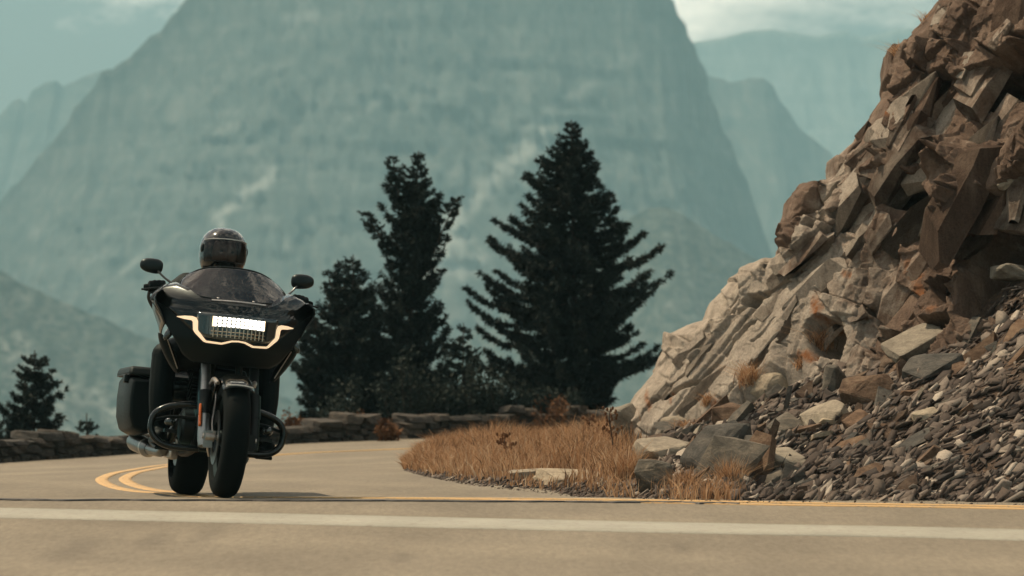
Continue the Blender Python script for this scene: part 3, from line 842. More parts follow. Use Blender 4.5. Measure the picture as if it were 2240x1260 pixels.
def hull_mesh(name, seed, npts=14, box=1.0, mat=None, chip=0.0):
    """angular block: hull of points pushed out towards a box, so that it keeps flat broken faces"""
    rs = random.Random(seed)
    bm = bmesh.new()
    for k in range(npts):
        p = Vector((rs.uniform(-1, 1), rs.uniform(-1, 1), rs.uniform(-1, 1)))
        m_ = max(abs(p.x), abs(p.y), abs(p.z)); q = p / m_
        p = q * (box * rs.uniform(0.86, 1.0) + (1 - box) * rs.uniform(0.4, 1.0))
        bm.verts.new(p * 0.5)
    r = bmesh.ops.convex_hull(bm, input=list(bm.verts))
    bmesh.ops.delete(bm, geom=[g for g in r['geom_interior'] if isinstance(g, bmesh.types.BMVert)], context='VERTS')
    if chip:
        bmesh.ops.bevel(bm, geom=list(bm.edges), offset=chip, segments=1, affect='EDGES')
        bmesh.ops.triangulate(bm, faces=bm.faces[:])
        bmesh.ops.subdivide_edges(bm, edges=[e for e in bm.edges if e.calc_length() > 0.25], cuts=1)
        for v in bm.verts:
            v.co += Vector(mnoise.noise_vector(v.co * 3 + Vector((seed, 0, 0)))) * 0.035
    bmesh.ops.recalc_face_normals(bm, faces=bm.faces[:])
    me = bpy.data.meshes.new(name); bm.to_mesh(me); bm.free()
    if mat: me.materials.append(mat)
    return me

# ---- crisp jointed blocks and bedding plates standing out of the cliff face
rb = random.Random(5)
def const_attr(me, val, st=0.0):
    for nm, q in (('rust', val), ('stain', st)):
        a_ = me.attributes.new(nm, 'FLOAT', 'POINT'); a_.data.foreach_set('value', np.full(len(me.vertices), q, np.float32))
    return me
def split_block(name, seed, rust_):
    """a cuboid knocked off square: corners shifted, two or three corners cut"""
    rs = random.Random(seed); bm = bmesh.new(); bmesh.ops.create_cube(bm, size=1.0)
    for v in bm.verts: v.co += Vector((rs.uniform(-.16, .16), rs.uniform(-.16, .16), rs.uniform(-.12, .12)))
    for k in range(3):
        nrm = Vector((rs.uniform(-1, 1), rs.uniform(-1, 1), rs.uniform(-.2, 1))).normalized()
        r = bmesh.ops.bisect_plane(bm, geom=bm.verts[:] + bm.edges[:] + bm.faces[:], plane_co=nrm * rs.uniform(.30, .5), plane_no=nrm, clear_outer=True)
        bmesh.ops.holes_fill(bm, edges=bm.edges[:])
    bmesh.ops.convex_hull(bm, input=bm.verts[:])
    bmesh.ops.recalc_face_normals(bm, faces=bm.faces[:])
    me = bpy.data.meshes.new(name); bm.to_mesh(me); bm.free(); me.materials.append(m_rock)
    return const_attr(me, rust_)
VB = [split_block('rock_block', 700 + k, (0.08, 0.36, 0.60)[k % 3]) for k in range(24)]
bn = Vector(CN); p_a = Vector(cliff_plane(np.array([1700.]), np.array([600.]))[0]); p_b = Vector(cliff_plane(np.array([1764.]), np.array([523.]))[0])
bd_ = (p_b - p_a).normalized(); be_ = bn.cross(bd_).normalized()
def place_block(u, v, L, W, T, sink, jit, k):
    p = hit(cliff_bvh, u, v)
    if p is None: return
    o = bpy.data.objects.new('rock_block', VB[k]); link(o, cliff)
    ta = R(float(np.interp(u - 0.2 * v, [1700, 2000], [0, 24])))
    b1 = bd_ * math.cos(ta) + be_ * math.sin(ta) * (1 if be_.z > 0 else -1); b2 = bn.cross(b1)
    M = Matrix((b1, b2, bn)).transposed()
    o.rotation_euler = (M @ Euler((rb.gauss(0, jit), rb.gauss(0, jit), rb.gauss(0, jit * 1.6))).to_matrix()).to_euler()
    o.scale = (L, W, T); o.location = p - bn * sink
for i in range(95):
    v = rb.uniform(-10, 880); u0 = float(np.interp(-v, -SIL[:, 1], SIL[:, 0]))
    u = u0 + 26 + abs(rb.gauss(0, 1)) * 260
    top_t = float(np.interp(u, [1400, 1560, 1700, 1900, 2100, 2260], [930, 880, 800, 740, 640, 560]))
    if v > top_t - 10 or u > 2300: continue
    on_slab = float(inside(np.array([u]), np.array([v]), [(1360, 960), (1420, 860), (1520, 770), (1640, 620), (1720, 560), (1760, 600), (1730, 700), (1700, 800), (1560, 900), (1440, 960)], 10)[0])
    if u < u0 + 60 and v > 560: continue
    if on_slab > 0.5:
        if rb.random() < 0.6: continue
        place_block(u, v, rb.uniform(.30, .70), rb.uniform(.12, .26), rb.uniform(.04, .07), rb.uniform(.012, .03), .035, 3 * rb.randrange(8))
    else:
        S = min(rb.choice((.10, .13, .17, .22, .28, .34)), .10 + (u - u0) / 500)
        kk_ = 3 * rb.randrange(8) + (0 if rb.random() < np.interp(u, [1700, 2000], [.75, .15]) else rb.choice((1, 1, 2)))
        place_block(u, v, S * rb.uniform(1.3, 2.6), S * rb.uniform(.7, 1.3), S * rb.uniform(.3, .55), S * rb.uniform(.08, .2), .07, kk_)

# ---- big blocks, each one placed where it lies: (u, v of its middle, size in photo pixels w, h, depth m, tilt, material, seed, label)
BLOCKS = [
    (1452, 985, 118, 40, .45, (R(8), R(-4), R(12)), m_pale, 3, 'pale flat-topped slab jutting over the grass left of the dark block'),
    (1566, 995, 128, 128, .42, (R(4), R(-14), R(28)), m_grey, 8, 'tallest dark grey angular block at the foot of the scree'),
    (1440, 1050, 84, 78, .30, (R(-6), R(8), R(-20)), m_grey, 12, 'weathered grey boulder in dry grass under the pale flat slab'),
    (1246, 1046, 150, 30, .35, (R(10), R(3), R(8)), m_pale, 17, 'long pale slab lying in the orange grass'),
    (1146, 1040, 72, 26, .25, (R(6), R(-6), R(-10)), m_pale, 18, 'small pale rock in the grass left of the long slab'),
    (2005, 752, 140, 40, .40, (R(14), R(-20), R(20)), m_pale, 21, 'pale ledge slab at the top of the scree below the dark cave'),
    (2040, 803, 130, 46, .35, (R(24), R(-32), R(10)), m_grey, 25, 'long tilted grey slab just under the pale ledge'),
    (1698, 846, 110, 66, .40, (R(5), R(-8), R(18)), m_pale, 28, 'lit beige block at the foot of the smooth slab'),
    (1822, 836, 54, 78, .35, (R(2), R(4), R(-12)), m_grey, 33, 'upright square block with a flat pale top and dark front'),
    (1905, 862, 100, 82, .35, (R(10), R(-30), R(30)), m_brown, 36, 'dark brown broken block right of the upright square block'),
    (1808, 914, 98, 44, .40, (R(12), R(-24), R(8)), m_pale, 41, 'pale wedge-shaped slab in the middle of the scree'),
    (1736, 1008, 98, 36, .32, (R(14), R(10), R(-8)), m_pale, 44, 'pale flat stone low on the scree'),
    (1722, 938, 58, 56, .25, (R(0), R(-40), R(16)), m_grey, 47, 'small leaning grey block left of the pale wedge slab'),
    (1646, 1006, 44, 104, .25, (R(4), R(10), R(10)), m_grey, 52, 'narrow upright grey stone right of the tallest dark block'),
    (2026, 912, 64, 30, .22, (R(20), R(-10), R(0)), m_pale, 55, 'pale square stone right of centre on the scree'),
    (1370, 935, 66, 96, .40, (R(0), R(-20), R(10)), m_pale, 58, 'rounded pale rock at the left toe of the cliff'),
    (1690, 1052, 70, 40, .25, (R(10), R(-20), R(20)), m_grey, 63, 'grey stone at the road edge right of the narrow upright stone'),
    (1596, 910, 70, 50, .25, (R(6), R(-16), R(40)), m_brown, 66, 'brown broken block above the tallest dark block'),
    (2226, 598, 110, 40, .40, (R(4), R(6), R(10)), m_pale, 71, 'pale slab jutting out at the right edge of the photo'),
    (1944, 800, 70, 36, .25, (R(10), R(-30), R(5)), m_brown, 74, 'brown slab left of the long tilted grey slab'),
    (1880, 925, 60, 30, .22, (R(20), R(-35), R(15)), m_brown, 77, 'brown tilted stone right of the pale wedge slab'),
    (1480, 925, 70, 34, .3, (R(6), R(-10), R(-15)), m_pale, 81, 'low pale rock between the smooth slab and the flat slab'),
    (2205, 395, 60, 22, .22, (R(10), R(-26), R(0)), m_pale, 84, 'small pale slab on the upper ledge at right'),
]
for (u, v, w, h, dep, rot, mat, seed, label) in BLOCKS:
    p = hit(verge_bvh, u, v + h * 0.3)
    q = hit(cliff_bvh, u, v + h * 0.3)
    if p is None or (q is not None and q.y < p.y): p = q
    if p is None: p = on_ground(u, v)
    k = p.y / FPX
    o = bpy.data.objects.new('boulder', hull_mesh('boulder', seed, 26, 0.85, mat, 0.03)); link(o)
    c_ = at(u, v, p.y + 0.05)
    o.location = c_; o.rotation_euler = rot
    o.scale = (w * k * 1.06, dep, h * k * 1.12)
    tag(o, label, 'boulder', 'loose boulders below the cliff')

# ---- loose slate: the largest as single stones, the rest as one mass
shards = [hull_mesh('slate', 300 + k, 12, 0.75, None) for k in range(24)]
SH = []
for me in shards:
    v_ = np.zeros(len(me.vertices) * 3, np.float32); me.vertices.foreach_get('co', v_)
    f_ = np.array([list(p_.vertices) for p_ in me.polygons], np.int32)
    SH.append((v_.reshape(-1, 3), f_))
def plate_mesh(name, seed, mat=None):
    """thin broken plate of slate: ragged outline, top and bottom not quite parallel"""
    rs = random.Random(seed); bm = bmesh.new(); m_ = rs.randint(5, 7)
    a0 = sorted(rs.uniform(0, 6.283) for _ in range(m_))
    for k in range(m_):
        a = a0[k]; q = rs.uniform(.75, 1.0)
        x, y = .5 * math.cos(a) * q, .5 * math.sin(a) * q
        bm.verts.new((x, y, .5 * rs.uniform(.75, 1) + x * .25)); bm.verts.new((x * rs.uniform(.8, 1.15), y * rs.uniform(.8, 1.1), -.5 * rs.uniform(.7, 1)))
    bmesh.ops.convex_hull(bm, input=list(bm.verts)); bmesh.ops.recalc_face_normals(bm, faces=bm.faces[:])
    me = bpy.data.meshes.new(name); bm.to_mesh(me); bm.free()
    if mat: me.materials.append(mat)
    return me
SH = []
for k in range(40):
    me = plate_mesh('slate', 900 + k)
    v_ = np.zeros(len(me.vertices) * 3, np.float32); me.vertices.foreach_get('co', v_)
    SH.append((v_.reshape(-1, 3), np.array([list(p_.vertices) for p_ in me.polygons], np.int32)))
def slope_pick(N, kmin, kmax, rmin=0.03, rmax=0.98):
    """random points on the scree"""
    k_ = RNG.uniform(kmin, kmax, N); r__ = RNG.uniform(rmin, rmax, N)
    i = k_ * (nk - 1); j = r__ * (nr - 1); i0 = np.minimum(i.astype(int), nk - 2); j0 = np.minimum(j.astype(int), nr - 2)
    a = (i - i0)[:, None]; b_ = (j - j0)[:, None]
    G = verge_v
    return (G[i0, j0] * (1 - a) + G[i0 + 1, j0] * a) * (1 - b_) + (G[i0, j0 + 1] * (1 - a) + G[i0 + 1, j0 + 1] * a) * b_, k_, r__
def shard_rot(N, spread=1.0):
    ry = R(-32) + RNG.normal(0, 0.27 * spread, N); rx = R(14) + RNG.normal(0, 0.33 * spread, N); rz = RNG.normal(0.1, 0.5 * spread, N)
    return rx, ry, rz
# single stones
pts, k_, r__ = slope_pick(285, 0.50, 0.93)
ms = [(plate_mesh('slate_stone', 400 + k, [m_grey, m_brown, m_brown, m_pale][k % 4]) if k % 5 else hull_mesh('slate_stone', 400 + k, 16, 0.9, m_grey)) for k in range(20)]
rx, ry, rz = shard_rot(285)
for i in range(285):
    o = bpy.data.objects.new('slate_stone', ms[RNG.integers(20)]); link(o)
    L = float(np.clip(RNG.lognormal(-2.15, 0.42), 0.06, 0.30)) * (1.55 - 0.55 * float(smooth(0.54, 0.70, k_[i])))
    o.scale = (L * 1.4, L * RNG.uniform(.5, .9), L * RNG.uniform(.07, .24))
    o.location = Vector(pts[i]) + Vector((0, 0, L * 0.12)); o.rotation_euler = (rx[i], ry[i], rz[i])
    tag(o, 'loose flat slate stone lying on the scree slope', 'stone', 'loose slate stones on the scree')
# the small stuff
def debris(name, N, kmin, kmax, smin, smax, label, rmin=0.02, rmax=0.99, bias=1.0, onroad=False):
    pts, k_, r__ = slope_pick(N, kmin, kmax, rmin, rmax)
    if onroad: pts[:, 2] = ground_z(pts[:, 0], pts[:, 1]) + 0.004
    rx, ry, rz = shard_rot(N, 1.05)
    Vs, Fs, S, off = [], [], [], 0
    for i in range(N):
        v_, f_ = SH[RNG.integers(len(SH))]
        L = smin * (smax / smin) ** (RNG.random() ** 1.7)
        M = np.array(Euler((rx[i], ry[i], rz[i])).to_matrix())
        w_ = (v_ * (L * 1.4, L * RNG.uniform(.4, .95), L * RNG.uniform(.05, .17))) @ M.T + pts[i] + (0, 0, L * 0.08)
        Vs.append(w_); Fs.append(f_ + off); off += len(v_); S.append(np.full(len(v_), RNG.random() ** bias * (0.8 if L < 0.05 else 1.0), np.float32))
    o = np_obj(name, np.concatenate(Vs), np.concatenate(Fs), m_debris)
    a_ = o.data.attributes.new('shade', 'FLOAT', 'POINT'); a_.data.foreach_set('value', np.concatenate(S))
    tag(o, label, 'scree', kind='stuff')
    return o
debris('scree', 26000, 0.47, 0.97, 0.018, 0.16, 'mass of small broken slate covering the slope below the cliff')
debris('gravel', 2600, 0.02, 0.5, 0.015, 0.07, 'small stones along the edge of the grass verge', 0.0, 0.10)
debris('road_grit', 1500, 0.03, 0.95, 0.006, 0.03, 'loose grit spilled along the road edge below the verge', -0.035, 0.004, 1.0, True)
# ================================================================== conifers and shrubs
def leaf_mat(name, lo, hi, scale=3.0):
    m, n, l, b = new_mat(name)
    po = n.new('ShaderNodeNewGeometry').outputs['Position']
    f = tex_noise(n, l, po, scale, 4, 0.6)
    r_ = ramp(n, [(0.35, lo), (0.65, hi)]); l.new(f, r_.inputs['Fac']); l.new(r_.outputs['Color'], b.inputs['Base Color'])
    b.inputs['Roughness'].default_value = 0.75; b.inputs['Specular IOR Level'].default_value = 0.2
    return m
m_fir = leaf_mat('fir_needles', (0.005, 0.012, 0.011), (0.014, 0.026, 0.022))
m_scrub = leaf_mat('scrub_leaves', (0.008, 0.018, 0.015), (0.026, 0.035, 0.026))
m_dry = leaf_mat('dry_leaves', (0.08, 0.035, 0.015), (0.20, 0.095, 0.04))
m_bark = plain('bark', (0.05, 0.038, 0.03), 0.95, scale=20)

def needle_quads(base, tip, width, rs):
    """thin blades: base (n,3) tip (n,3) -> (v, f), two crossed slim diamonds per spray"""
    n_ = len(base)
    d = tip - base; L = np.linalg.norm(d, axis=1)[:, None] + 1e-9; d = d / L
    a = rs.normal(size=(n_, 3)); a -= d * (a * d).sum(1)[:, None]; a /= np.linalg.norm(a, axis=1)[:, None] + 1e-9
    w = np.asarray(width).reshape(-1, 1)
    mid = base + d * L * 0.45
    v = np.stack([base, mid + a * w, tip, mid - a * w], 1).reshape(-1, 3)
    f = np.arange(n_ * 4).reshape(-1, 4)
    return v, f

def fir(label, uv_top, uv_base, y, prof, seed, dens=1.0, rise=0.35, lean=0.0, mat=None, group='firs behind the stone wall', leaders=()):
    """prof: (v, left reach, right reach) in photo pixels; every branch a curved limb carrying needle sprays"""
    rs = np.random.default_rng(seed)
    k = y / FPX
    top = np.array(at(*uv_top, y)); b0 = np.array(at(*uv_base, y))
    gz = float(terrain_z(np.array(b0[0]), np.array(y)))
    base = np.array((b0[0], y, min(b0[2], gz + 0.05)))
    root = empty('fir_tree', base); tag(root, label, 'fir tree', group)
    pr = np.array(prof, float)
    H = top[2] - base[2]
    tr = [base + (top - base) * t_ + np.array((lean * math.sin(t_ * 5) * 0.05, 0, 0)) for t_ in np.linspace(0, 1, 9)]
    mb = MB().tube([p - base for p in tr], [0.05 * H / 3.6 * (1 - 0.93 * t_) + 0.004 for t_ in np.linspace(0, 1, 9)], 7)
    mb.build('trunk', m_bark, root)
    BA, TI, WI = [], [], []
    limbs = MB()
    nw = max(8, int(H / 0.088 * (0.75 + 0.25 * dens)))
    todo = []
    for w_i in range(nw):
        tw = 0.03 + 0.965 * (w_i + 0.35 * rs.random()) / nw; a0 = rs.uniform(0, 6.28); nbw = int(rs.integers(5, 8))
        for q_ in range(nbw): todo.append((tw + rs.normal(0, 0.25 / nw), a0 + 6.283 * q_ / nbw + rs.normal(0, 0.25)))
    todo = [(t_, az, base, top, pr) for t_, az in todo]
    for (lt, lb, lpr) in leaders:                      # side leaders: limbs that grow up as tops of their own
        la, lb_ = np.array(at(*lt, y)), np.array(at(*lb, y))
        limbs.tube([lb_ - base, (la + lb_) / 2 - base, la - base], [0.02, 0.012, 0.004], 5, caps=False)
        nwl = max(6, int(np.linalg.norm(la - lb_) / 0.075))
        for w_i in range(nwl):
            for q_ in range(5): todo.append(((w_i + rs.random()) / nwl, rs.uniform(0, 6.28), lb_, la, np.array(lpr, float)))
    for i, (t_, az, ax0, ax1, pr) in enumerate(todo):
        t_ = min(max(t_, 0.02), 0.995)
        o = ax0 + (ax1 - ax0) * t_
        v_px = HV - (o[2] - CAMZ) / k
        rl, rr_ = np.interp(v_px, pr[:, 0], pr[:, 1]), np.interp(v_px, pr[:, 0], pr[:, 2])
        cx = math.cos(az)
        reach = (rr_ * (0.5 + 0.5 * cx) + rl * (0.5 - 0.5 * cx)) * k * rs.choice([1.16, 1.0, 0.86, 0.62], p=[.16, .36, .28, .20]) * np.clip(1 + 1.1 * float(vnoise(np.array(az * 0.9), np.array(t_ * 7.0), seed, 1.0, 2)), .55, 1.18)
        if reach < 0.02: continue
        dirv = np.array((cx, math.sin(az), 0.0))
        n_s = 9
        q = np.linspace(0, 1, n_s)
        sagz = -0.20 * reach * np.sin(q * math.pi * 0.7) + rise * reach * q ** 2.2
        path = o + dirv * (reach * q)[:, None] + np.stack([0 * q, 0 * q, sagz], 1)
        if reach > 0.25 and i % 3 == 0:
            limbs.tube([p - base for p in path[::2]], [0.012 * (1 - 0.8 * t) for t in q[::2]], 4, caps=False)
        # side twigs and sprays of needles
        nt = max(4, int(reach * 90)); sq = float(np.clip(reach / 0.28, 0.46, 1))
        for qq in rs.uniform(0.12, 1.0, nt):
            j = qq * (n_s - 1); j0 = min(int(j), n_s - 2)
            p0 = path[j0] + (path[j0 + 1] - path[j0]) * (j - j0)
            tl = (0.05 + 0.13 * reach * (1 - qq)) * rs.uniform(0.5, 1.15)
            sgn = rs.choice((-1, 1)); sd = np.array((-dirv[1], dirv[0], 0)) * sgn
            td = dirv * rs.uniform(0.35, 1.0) + sd * rs.uniform(0.1, 1.0) + np.array((0, 0, rs.uniform(-0.15, 0.55)))
            td /= np.linalg.norm(td)
            m_ = 11
            s_ = rs.uniform(0, 1, m_)[:, None]
            bb = p0 + td * tl * s_
            nd = td * 0.8 + rs.normal(0, 0.65, (m_, 3)); nd /= np.linalg.norm(nd, axis=1)[:, None]
            ln = rs.uniform(0.04, 0.085, m_)[:, None] * sq
            BA.append(bb); TI.append(bb + nd * ln); WI.append(rs.uniform(0.005, 0.0105, m_))
    v, f = needle_quads(np.concatenate(BA) - base, np.concatenate(TI) - base, np.concatenate(WI), rs)
    np_obj('crown', v, f, mat or m_fir, root)
    if limbs.v: limbs.build('limbs', m_bark, root)
    return root

fir('tallest dark fir with a pointed top, left of the cliff', (1250, 262), (1262, 892), 45.5,
    [(255, 4, 4), (300, 26, 24), (345, 55, 45), (360, 80, 40), (400, 82, 62), (450, 118, 88), (500, 150, 120), (540, 162, 140), (575, 175, 160), (620, 195, 180), (680, 205, 180), (740, 205, 190), (800, 190, 175), (850, 165, 140), (892, 90, 80)], 5, 1.75, 0.28)
fir('ragged dark fir with a forked slim top, middle of the group', (915, 330), (880, 892), 44.5,
    [(325, 6, 5), (350, 18, 12), (380, 30, 18), (430, 44, 36), (470, 60, 52), (520, 62, 60), (560, 52, 56), (620, 58, 54), (680, 78, 74), (740, 120, 66), (800, 150, 80), (860, 160, 90), (892, 100, 60)], 6, 1.35, 0.62,
    leaders=[((858, 342), (878, 460), [(340, 5, 5), (380, 20, 14), (420, 26, 20), (460, 18, 18)]), ((1002, 430), (925, 600), [(428, 8, 8), (470, 26, 14), (520, 34, 22), (560, 30, 22), (600, 14, 14)]), ((795, 462), (860, 560), [(460, 6, 6), (500, 22, 20), (560, 20, 20)]), ((968, 590), (900, 680), [(588, 6, 6), (630, 20, 12), (680, 16, 12)])])
fir('dark fir with a blunt top nearest to the motorcycle', (772, 556), (775, 900), 44.0,
    [(552, 6, 8), (580, 18, 16), (620, 40, 36), (680, 66, 60), (720, 100, 76), (780, 118, 90), (840, 125, 95), (900, 90, 70)], 7, 0.95, 0.5,
    leaders=[((740, 572), (762, 660), [(570, 5, 5), (600, 18, 14), (660, 16, 16)]), ((716, 595), (745, 700), [(594, 5, 5), (640, 20, 16), (700, 20, 20)]), ((672, 690), (730, 790), [(690, 5, 5), (740, 20, 18), (790, 20, 20)])])
fir('low ragged fir at the left edge of the tall group', (690, 690), (712, 905), 43.6,
    [(685, 6, 6), (720, 28, 26), (780, 44, 40), (830, 56, 50), (900, 40, 36)], 8, 0.5, 0.4)
fir('thin sapling between the two tall firs', (1014, 706), (1010, 890), 43.5,
    [(700, 4, 4), (730, 22, 18), (745, 46, 22), (790, 40, 34), (850, 52, 44), (890, 40, 40)], 9, 0.38, 0.4)
fir('small bushy fir behind the wall at the left edge', (76, 766), (72, 990), 43.0,
    [(762, 12, 10), (790, 26, 30), (830, 44, 40), (860, 62, 58), (900, 78, 72), (950, 86, 66), (990, 70, 50)], 10, 0.85, 0.42)
fir('half-hidden fir cut off by the left edge of the photo', (-14, 905), (-20, 1000), 42.6,
    [(905, 6, 6), (930, 20, 22), (970, 34, 40), (1000, 30, 36)], 12, 0.28, 0.4)
fir('tiny young fir behind the wall left of the motorcycle', (190, 903), (192, 985), 42.4,
    [(902, 4, 4), (925, 14, 12), (955, 24, 22), (985, 20, 20)], 11, 0.22, 0.4)

def shrub(name, label, u, v_top, v_base, half, y, seed, mat, n_=2600, cat='shrub', group=None, size=0.05):
    """low bush: stems fanning out, leaf blades on them"""
    rs = np.random.default_rng(seed)
    k = y / FPX
    b0 = np.array(at(u, v_base, y)); h = (v_base - v_top) * k; hw = half * k
    gz = float(terrain_z(np.array(b0[0]), np.array(y)))
    base = np.array((b0[0], y, min(b0[2], gz + 0.05)))
    hh = b0[2] + h - base[2]
    root = empty(name, base); tag(root, label, cat, group)
    st = MB(); BA, TI, WI = [], [], []
    lobes = [(rs.uniform(-1, 1), rs.uniform(-0.5, 0.5), rs.uniform(0.55, 1.0)) for _ in range(7)]
    for s_ in range(26):
        lx, ly, lz = lobes[s_ % 7]
        tipp = np.array((hw * (lx * 0.8 + rs.normal(0, .16)), hw * (ly + rs.normal(0, .2)), hh * lz * rs.uniform(0.75, 1.0) * (1 - 0.35 * abs(lx))))
        q = np.linspace(0, 1, 5)[:, None]
        path = np.array((tipp[0] * .35, tipp[1] * .35, -0.05)) * (1 - q) + tipp * q
        st.tube(path, [0.012, .010, .008, .006, .003], 4, caps=False)
        m_ = n_ // 26
        t_ = rs.uniform(0.15, 1.05, m_)[:, None]
        bb = path[0] * (1 - t_) + tipp * t_ + rs.normal(0, hw * 0.12, (m_, 3))
        nd = rs.normal(0, 1, (m_, 3)) + (tipp / (np.linalg.norm(tipp) + 1e-6)) * 0.8; nd /= np.linalg.norm(nd, axis=1)[:, None]
        BA.append(bb); TI.append(bb + nd * rs.uniform(size * 0.6, size * 1.3, (m_, 1))); WI.append(rs.uniform(size * .16, size * .34, m_))
    v, f = needle_quads(np.concatenate(BA), np.concatenate(TI), np.concatenate(WI), rs)
    np_obj('foliage', v, f, mat, root)
    st.build('stems', m_bark, root)
    return root
shrub('shrub', 'dark scrub bush behind the wall right of the gap', 905, 752, 910, 90, 43.0, 21, m_scrub, 8500)
shrub('shrub', 'dark low scrub bush under the thin sapling', 1010, 765, 910, 90, 43.1, 22, m_scrub, 8500)
shrub('shrub', 'dark low scrub bush left of the tallest fir trunk', 1110, 785, 910, 90, 43.2, 23, m_scrub, 8000)
shrub('shrub', 'low dark scrub right of the tallest fir trunk', 1205, 825, 910, 70, 43.3, 24, m_scrub, 5000)
shrub('shrub', 'low dark scrub bush left of the wall gap', 770, 800, 920, 84, 42.8, 25, m_scrub, 7000)
shrub('shrub', 'russet bush behind the wall right of the motorcycle', 640, 872, 950, 46, 42.0, 26, m_dry, 1800)
shrub('shrub', 'russet dry bush growing in the gap of the wall', 846, 905, 962, 26, 41.0, 27, m_dry, 1200)
shrub('shrub', 'small russet bush in front of the dark scrub at the tallest fir', 1205, 838, 900, 44, 42.6, 28, m_dry, 700)
shrub('shrub', 'russet sprig left of the wall gap under the firs', 795, 862, 915, 34, 42.3, 29, m_dry, 700)
shrub('shrub', 'small russet bush behind the saddlebag', 272, 925, 985, 26, 41.6, 30, m_dry, 700)

# ================================================================== dry grass
m_grass, n, l, b = new_mat('dry_grass')
atg = n.new('ShaderNodeAttribute'); atg.attribute_name = 'shade'
rg = ramp(n, [(0.0, (0.11, 0.062, 0.036)), (0.38, (0.36, 0.205, 0.108)), (0.72, (0.55, 0.335, 0.185)), (1.0, (0.64, 0.49, 0.33))]); l.new(atg.outputs['Fac'], rg.inputs['Fac'])
l.new(rg.outputs['Color'], b.inputs['Base Color']); b.inputs['Roughness'].default_value = 0.8; b.inputs['Specular IOR Level'].default_value = 0.15
tl = n.new('ShaderNodeBsdfTranslucent'); l.new(rg.outputs['Color'], tl.inputs['Color'])
mxs = n.new('ShaderNodeMixShader'); mxs.inputs[0].default_value = 0.3
l.new(b.outputs[0], mxs.inputs[1]); l.new(tl.outputs[0], mxs.inputs[2]); l.new(mxs.outputs[0], n['Material Output'].inputs['Surface'])

def blades(P0, Hh, rs, lean=0.35, w=0.004):
    """curved tapering blades; returns v, f (triangles), shade"""
    n_ = len(P0)
    az = rs.uniform(0, 2 * math.pi, n_); ln = np.abs(rs.normal(0, lean, n_))
    d = np.stack([np.cos(az) * ln, np.sin(az) * ln, np.ones(n_)], 1)
    s_ = rs.uniform(0, 2 * math.pi, n_); sd = np.stack([np.cos(s_), np.sin(s_) * 0.3, 0 * s_], 1) * (w * rs.uniform(.6, 1.4, n_))[:, None]
    Hh = Hh[:, None]
    m1 = P0 + d * Hh * 0.5; d2 = d * np.array((1.8, 1.8, 0.9)); t_ = P0 + d2 * Hh
    v = np.stack([P0 - sd, P0 + sd, m1 - sd * .7, m1 + sd * .7, t_], 1).reshape(-1, 3)
    i = np.arange(n_)[:, None] * 5
    f = np.concatenate([i + np.array([0, 1, 3]), i + np.array([0, 3, 2]), i + np.array([2, 3, 4])], 1).reshape(-1, 3)
    return v, f, np.repeat(np.clip(rs.normal(.5, .26, n_) + 0.5 * vnoise(P0[:, 0], P0[:, 1], 99, 2.2, 3), 0, 1), 5)
def grass_obj(name, parts, label, kind=None, cat='grass', group=None):
    V, F, S, o_ = [], [], [], 0
    for v, f, s_ in parts:
        V.append(v); F.append(f + o_); S.append(s_); o_ += len(v)
    o = np_obj(name, np.concatenate(V), np.concatenate(F), m_grass)
    a_ = o.data.attributes.new('shade', 'FLOAT', 'POINT'); a_.data.foreach_set('value', np.concatenate(S).astype(np.float32))
    return tag(o, label, cat, group, kind)
rs = np.random.default_rng(77)
# the island of grass inside the bend: tall at the back, thin along the edge
pts, k_, r__ = slope_pick(44000, 0.015, 0.56, 0.03, 1.0)
clump = np.clip(0.80 + 1.9 * vnoise(pts[:, 0] * 1.6, pts[:, 1] * 0.5, 95, 3.0, 4), 0.25, 1.7)
keep = (rs.random(len(pts)) < (0.12 + 0.88 * smooth(0.03, 0.22, r__))) & (rs.random(len(pts)) < (1 - 0.75 * smooth(0.42, 0.54, k_))) & (rs.random(len(pts)) < 0.35 + 0.8 * clump)
clump = np.clip(0.80 + 1.9 * vnoise(pts[:, 0] * 1.6, pts[:, 1] * 0.5, 95, 3.0, 4), 0.25, 1.7)
Hh = (0.09 + 0.13 * smooth(0.04, 0.30, k_) * smooth(0.02, 0.4, r__)) * clump * rs.uniform(.6, 1.25, len(pts))
uu_ = CU + pts[:, 0] / pts[:, 1] * FPX
keep &= (uu_ < 1360 + rs.normal(0, 22, len(pts)))
p1 = blades(pts[keep], Hh[keep], rs, 0.3, 0.0042)
# fringe along the foot of the scree
pts, k_, r__ = slope_pick(9000, 0.42, 0.95, 0.0, 0.06)
keep = vnoise(pts[:, 0], pts[:, 1], 97, 2.6, 3) > rs.uniform(-0.2, 0.35, len(pts)) + 0.25 * smooth(0.40, 0.47, k_) + 0.30 * smooth(0.53, 0.64, k_)
p2 = blades(pts[keep], (rs.uniform(.05, .17, len(pts)) * (1 - 0.3 * smooth(0.55, 0.75, k_)))[keep], rs, 0.35, 0.003)
grass_obj('dry_grass', [p1, p2], 'orange dry grass covering the verge inside the bend', 'stuff')

